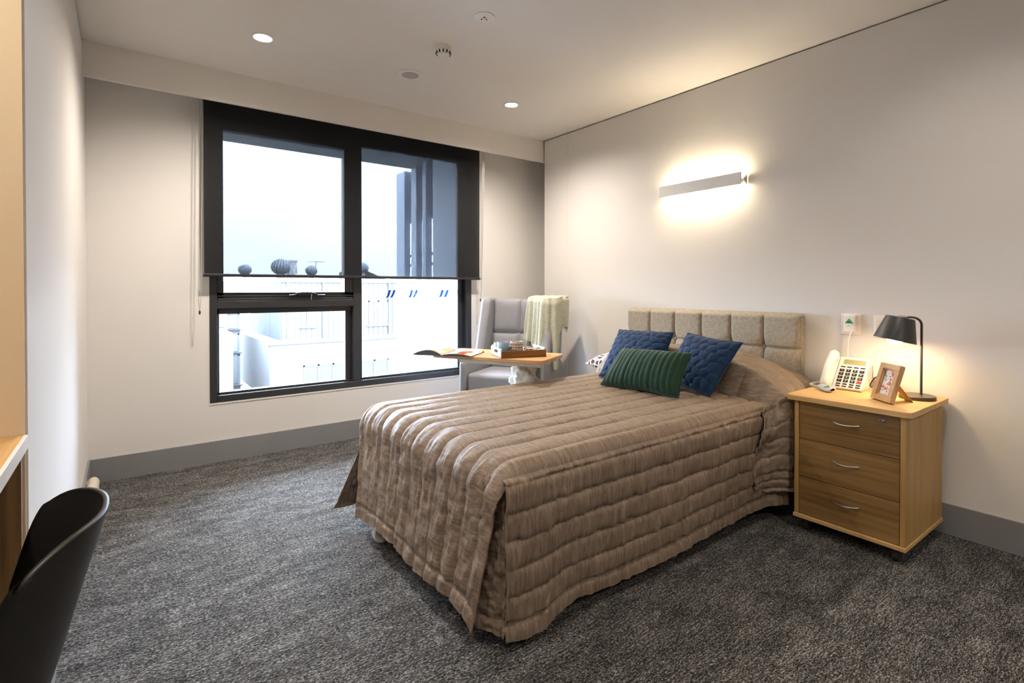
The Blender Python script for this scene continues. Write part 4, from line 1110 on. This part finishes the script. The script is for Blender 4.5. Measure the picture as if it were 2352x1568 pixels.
# ------------------------------------------------------------------ throw
tw = thing('throw_blanket', 'pale sage knitted throw draped over the armchair wing', 'blanket', (2.176, 3.536, 0.0), TH)
plan = np.array([(0.365, 0.445), (0.40, 0.435), (0.45, 0.415), (0.49, 0.390), (0.525, 0.355), (0.575, 0.350), (0.620, 0.385), (0.632, 0.46), (0.640, 0.56), (0.645, 0.66)])
n1, n2 = 120, 90
us = np.linspace(0, 1, n1); tt = np.linspace(0, 1, len(plan))
pxs = np.interp(us, tt, plan[:, 0]); pys = np.interp(us, tt, plan[:, 1])
for _ in range(8):
    pxs[1:-1] = (pxs[:-2]+2*pxs[1:-1]+pxs[2:])/4; pys[1:-1] = (pys[:-2]+2*pys[1:-1]+pys[2:])/4
zb_u = np.interp(us, [0, 0.15, 0.33, 0.45, 0.55, 0.66, 0.74, 0.85, 1], [0.80, 0.77, 0.745, 0.66, 0.52, 0.56, 0.72, 0.90, 0.87])
Pt = np.zeros((n1, n2, 3))
tanx = np.gradient(pxs); tany = np.gradient(pys); nl = np.hypot(tanx, tany); nx_, ny_ = tany/nl, -tanx/nl
for j in range(n2):
    v = j/(n2-1)
    if v < 0.22:         # over the top of the back and down behind
        q = 1-v/0.22
        back_y = 0.72; y = pys+(np.maximum(back_y, pys)-pys)*np.clip(q*1.25, 0, 1); x = pxs-(pxs-np.minimum(pxs, 0.605))*q*0.4
        z = 1.146+0.010*np.sin(q*PI)-0.20*np.clip(q-0.8, 0, 1)
        fold = 0.006*np.sin(us*34)
        Pt[:, j] = np.stack([x, y, z+fold*0.5], 1)
    else:
        q = (v-0.22)/0.78
        z = 1.146-(1.146-zb_u)*q
        lean = 0.14*(1.13-z)*np.clip(1-us*1.6, 0, 1)*1.0
        fold = (0.016*np.sin(us*30+0.6*np.sin(q*3))+0.010*np.sin(us*57+2))*(0.25+0.9*q)+0.012*sstep(0, 0.1, q)
        spread = 0.0-0.05*q*(1-us)
        Pt[:, j] = np.stack([pxs+nx_*(-fold)*-1+spread*0.4, pys-lean*0.35+ny_*(-fold)*-1-0.012*q, z], 1)
MB().arr(Pt).build('knit', 'throw_knit', tw, smooth=True, solid=0.008, solid_off=0, angle=180)
fg = MB()
for i in range(2, n1-2, 3):
    p = Pt[i, -1]; fg.tube([tuple(p), (p[0]+random.uniform(-.006, .006), p[1]+random.uniform(-.004, .004), p[2]-0.030)], 0.0022, 5)
fo = fg.build('fringe', 'throw_knit', tw); fo['kind'] = 'stuff'

# ================================================================== overbed table
r2 = Vector((0.479, -0.878, 0)); b2 = Vector((0.814, 0.581, 0))
TA = math.atan2(-0.878, 0.479)
ot = thing('overbed_table', 'wheeled overbed table with oak top over the armchair seat', 'table', (1.645, 3.140, 0), TA)
# local x along the long edge (towards the bed), local y to the back
MB().prism(rrect(0.0, 0.0, 0.815, 0.405, 0.045, 6), 0.757, 0.780, 'xy').build('table_top', 'table_oak', ot, bevel=0.003)
MB().box(0.20, 0.045, 0.730, 0.785, 0.075, 0.757).build('support_rail', 'pale_metal', ot, bevel=0.003)
MB().box(0.20, 0.330, 0.735, 0.785, 0.360, 0.757).build('support_rail', 'pale_metal', ot, bevel=0.003)
cxl, cyl = 0.630, 0.360
MB().box(cxl-0.040, cyl-0.035, 0.42, cxl+0.040, cyl+0.035, 0.735).build('column_sleeve', 'grey_metal', ot, bevel=0.006)
MB().box(cxl-0.030, cyl-0.025, 0.07, cxl+0.030, cyl+0.025, 0.44).build('column', 'pale_metal', ot, bevel=0.004)
MB().lathe([(0.013, 0), (0.013, 0.006), (0.009, 0.009), (0.001, 0.009)], 18, (cxl+0.012, cyl-0.035, 0.700), Matrix.Rotation(PI/2, 3, 'X')).build('lever_button', 'white_plastic', ot, smooth=True)
MB().box(0.735, cyl-0.02, 0.735, 0.760, cyl+0.02, 0.758).build('end_stop', 'black_plastic', ot)
for yy_ in (0.10, 0.45):
    MB().box(0.06, yy_-0.015, 0.045, 0.72, yy_+0.015, 0.070).build('base_rail', 'pale_metal', ot, bevel=0.004)
MB().box(cxl-0.03, 0.10, 0.045, cxl+0.03, 0.45, 0.072).build('base_cross', 'pale_metal', ot, bevel=0.004)
for (x, y) in ((0.09, 0.10), (0.09, 0.45), (0.69, 0.10), (0.69, 0.45)):
    MB().lathe([(0.022, -0.010), (0.022, 0.010)], 16, (x, y, 0.0225), Matrix.Rotation(PI/2, 3, 'X')).build('caster', 'rubber', ot, smooth=True)

# cloth bag on the column
bgm = root_matrix(ot)
bg_t = thing('cloth_bag', 'crumpled white cloth hanging from the table column', 'cloth', tuple(bgm @ Vector((0.558, 0.300, 0.50))), TA)
n1, n2 = 44, 40
U, V = np.meshgrid(np.linspace(0, 2*PI, n1, endpoint=False), np.linspace(0, 1, n2), indexing='ij')
rad = 0.056+0.024*np.sin(V*PI)+0.012*V
rad = rad*(1+0.55*fbm(U*1.3+np.cos(U)*2, V*5, 91)+0.20*fbm(U*3, V*13, 93))
rad = rad*(0.75+0.25*np.minimum(1, V*6))
Pb = np.stack([rad*1.0*np.cos(U), rad*0.55*np.sin(U), 0.225-0.235*V+0.012*np.sin(U*5)*(1-V)], 2)
MB().arr(Pb, closed_u=True).build('cloth', 'white_cloth', bg_t, smooth=True, angle=180)

# ------------------------------------------------------------------ magazine
mg = thing('magazine', 'open glossy magazine lying on the oak table', 'magazine', (1.76, 3.08, 0.7805), R(-52))
def print_page():
    t = NT('magazine_page'); v = t.coords((1, 1, 1)); n = t.noise(v, 11, 2); n2_ = t.noise(v, 45, 3)
    base = t.ramp(n, [(0.52, lin(232, 230, 232)), (0.58, lin(210, 160, 110)), (0.64, lin(190, 80, 50))])
    t.set(t.mix(t.ramp(n2_, [(0.60, (0, 0, 0)), (0.66, (0.7, 0.7, 0.7))]), base, lin(120, 110, 104)), 0.22, spec=0.5); MATS['magazine_page'] = t.m
    t = NT('magazine_plain'); n = t.noise(t.coords((1, 1, 1)), 6, 2)
    t.set(t.ramp(n, [(0.4, lin(206, 186, 160)), (0.6, lin(226, 214, 198))]), 0.25, spec=0.5); MATS['magazine_plain'] = t.m
print_page()
simple('cover_dark', (0.06, 0.065, 0.08, 1), 0.35)
def leafblock(sgn, lift, curl, name, m, w=0.205, h=0.27, n=14, z0=0.0, kind=0):
    U, V = np.meshgrid(np.linspace(0, 1, n), np.linspace(0, 1, 6), indexing='ij')
    x = sgn*w*U; z = z0+lift*np.sin(np.clip(U*1.0, 0, 1)*PI)**0.8*(1-0.35*U)+curl*U**2
    return np.stack([x, (V-0.5)*h, z], 2)
Pl = leafblock(-1, 0.040, 0.004, '', ''); Pr = leafblock(1, 0.016, 0.001, '', '')
MB().arr(Pl+np.array([0, 0, 0.003])).build('left_page', 'magazine_plain', mg, smooth=True, solid=0.001, solid_off=0)
MB().arr(Pr+np.array([0, 0, 0.004])).build('right_page', 'magazine_page', mg, smooth=True, solid=0.001, solid_off=0)
def block(P, m, name):
    lo = P.copy(); lo[..., 2] = 0.0006
    b = MB(); n_, k_ = P.shape[:2]
    top = P+np.array([0, 0, 0.0015])
    for j in (0, k_-1):
        b.arr(np.stack([top[:, j], lo[:, j]], 0))
    b.arr(np.stack([top[-1], lo[-1]], 0)); b.arr(lo)
    b.build(name, m, mg)
block(Pl, 'cover_dark', 'page_block'); block(Pr, 'cover_dark', 'page_block')

# ------------------------------------------------------------------ tray, mugs, bowl
ta = math.atan2(-0.095, 0.290)
ty = thing('serving_tray', 'wooden serving tray with cut-out handles on the overbed table', 'tray', (1.897, 2.665, 0.7805), ta)
TWd, TDp, THh, tk = 0.305, 0.235, 0.045, 0.010
MB().box(0, 0, 0, TWd, TDp, 0.006).build('tray_floor', 'tray_wood', ty)
MB().box(0, 0, 0.006, TWd, tk, THh).build('long_side', 'tray_wood', ty, bevel=0.001); MB().box(0, TDp-tk, 0.006, TWd, TDp, THh).build('long_side', 'tray_wood', ty, bevel=0.001)
def handle_side(xa, xb, m):
    b = MB(); yc = TDp/2
    b.box(xa, tk, 0.006, xb, yc-0.04, THh+0.012); b.box(xa, yc+0.04, 0.006, xb, TDp-tk, THh+0.012)
    b.box(xa, yc-0.04, 0.006, xb, yc+0.04, 0.024); b.box(xa, yc-0.04, THh, xb, yc+0.04, THh+0.012)
    b.build('handle_side', m, ty, bevel=0.001)
simple('tray_white', (0.72, 0.68, 0.62, 1), 0.4)
handle_side(-0.001, tk, 'tray_white'); handle_side(TWd-tk, TWd+0.001, 'tray_white')
def cyl_mat(name, fn):
    t = NT(name); tc = t.n('ShaderNodeTexCoord'); sx = t.n('ShaderNodeSeparateXYZ'); t.l(tc.outputs['Object'], sx.inputs[0])
    angn = t.math('ARCTAN2', sx.outputs['Y'], sx.outputs['X']); fn(t, angn, sx.outputs['Z']); MATS[name] = t.m
def mugpat(t, a, z):
    zig = t.math('PINGPONG', t.math('MULTIPLY', a, 4.0), 1.0)
    d = t.math('ABSOLUTE', t.math('SUBTRACT', z, t.math('ADD', t.math('MULTIPLY', zig, 0.012), 0.066)))
    m1 = t.math('LESS_THAN', d, 0.0030)
    zz2 = t.math('LESS_THAN', t.math('ABSOLUTE', t.math('SUBTRACT', z, 0.055)), 0.0020)
    n = t.noise(t.coords((140, 140, 140)), 1.0, 2)
    low = t.math('MULTIPLY', t.math('LESS_THAN', z, 0.040), t.math('GREATER_THAN', n, 0.45))
    mid = t.math('MULTIPLY', t.math('MULTIPLY', t.math('GREATER_THAN', z, 0.041), t.math('LESS_THAN', z, 0.053)), t.math('GREATER_THAN', n, 0.52))
    mm = t.math('MAXIMUM', t.math('MAXIMUM', m1, zz2), t.math('MAXIMUM', low, mid))
    t.set(t.mix(mm, lin(214, 204, 188), lin(74, 58, 44)), 0.35)
cyl_mat('mug_pattern', mugpat)
def bluepat(t, a, z):
    n = t.noise(t.coords((60, 60, 260)), 1.0, 2)
    g = t.math('MULTIPLY', z, 10.0)
    c = t.ramp(t.math('SUBTRACT', t.math('ADD', g, t.math('MULTIPLY', n, 0.5)), 0.15), [(0.1, lin(60, 116, 178)), (0.55, lin(126, 172, 212)), (0.95, lin(188, 206, 220))])
    t.set(c, 0.25); 
cyl_mat('blue_glaze', bluepat)
TM = root_matrix(ty)
def mug(name, label, lx_, ly_, r_, h, m, handle):
    t = thing(name, label, 'mug', tuple(TM @ Vector((lx_, ly_, 0.0062))), ta)
    MB().lathe([(r_*0.86, 0), (r_*0.97, 0.006), (r_, h*0.5), (r_, h), (r_-0.004, h), (r_-0.005, 0.01), (0.001, 0.008)], 32, cap1=False).build('cup', m, t, smooth=True, angle=50)
    if handle:
        MB().tube([(r_*0.97+0.022*math.sin(q*PI), -0.006, h*0.18+h*0.64*q) for q in np.linspace(0, 1, 12)], 0.005, 8).build('handle', 'warm_plastic', t, smooth=True)
    return t
mug('blue_mug', 'blue glazed mug standing at the left end of the tray', 0.048, 0.118, 0.038, 0.086, 'blue_glaze', False)
mug('patterned_mug', 'cream mug with brown zigzag pattern in the middle of the tray', 0.132, 0.085, 0.042, 0.090, 'mug_pattern', True)
bo = thing('patterned_cup', 'upside-down cup with dark zigzag bands at the right of the tray', 'cup', tuple(TM @ Vector((0.222, 0.125, 0.0062))), ta)
MB().lathe([(0.040, 0), (0.038, 0.02), (0.030, 0.045), (0.001, 0.048)], 28).build('cup', 'mug_pattern', bo, smooth=True, angle=50)
nk = thing('milk_jug', 'small white milk jug at the back of the tray', 'jug', tuple(TM @ Vector((0.030, 0.195, 0.0062))), ta)
MB().lathe([(0.022, 0), (0.030, 0.02), (0.026, 0.05), (0.020, 0.066), (0.023, 0.074), (0.020, 0.074), (0.017, 0.06), (0.001, 0.02)], 24, cap1=False).build('body', 'white_plastic', nk, smooth=True, angle=60)
MB().tube([(-0.026-0.014*math.sin(q*PI), 0, 0.022+0.04*q) for q in np.linspace(0, 1, 8)], 0.003, 6).build('handle', 'white_plastic', nk, smooth=True)
sp_ = thing('spreader', 'small wooden spreader resting on the tray edge beside the cup', 'utensil', tuple(TM @ Vector((0.215, 0.055, 0.046))), ta+0.35)
MB().box(-0.03, -0.010, 0.0, 0.055, 0.010, 0.004).build('blade', 'tray_white', sp_, bevel=0.0015); MB().box(0.055, -0.004, 0.0, 0.080, 0.004, 0.005).build('handle', 'ink', sp_, bevel=0.001)
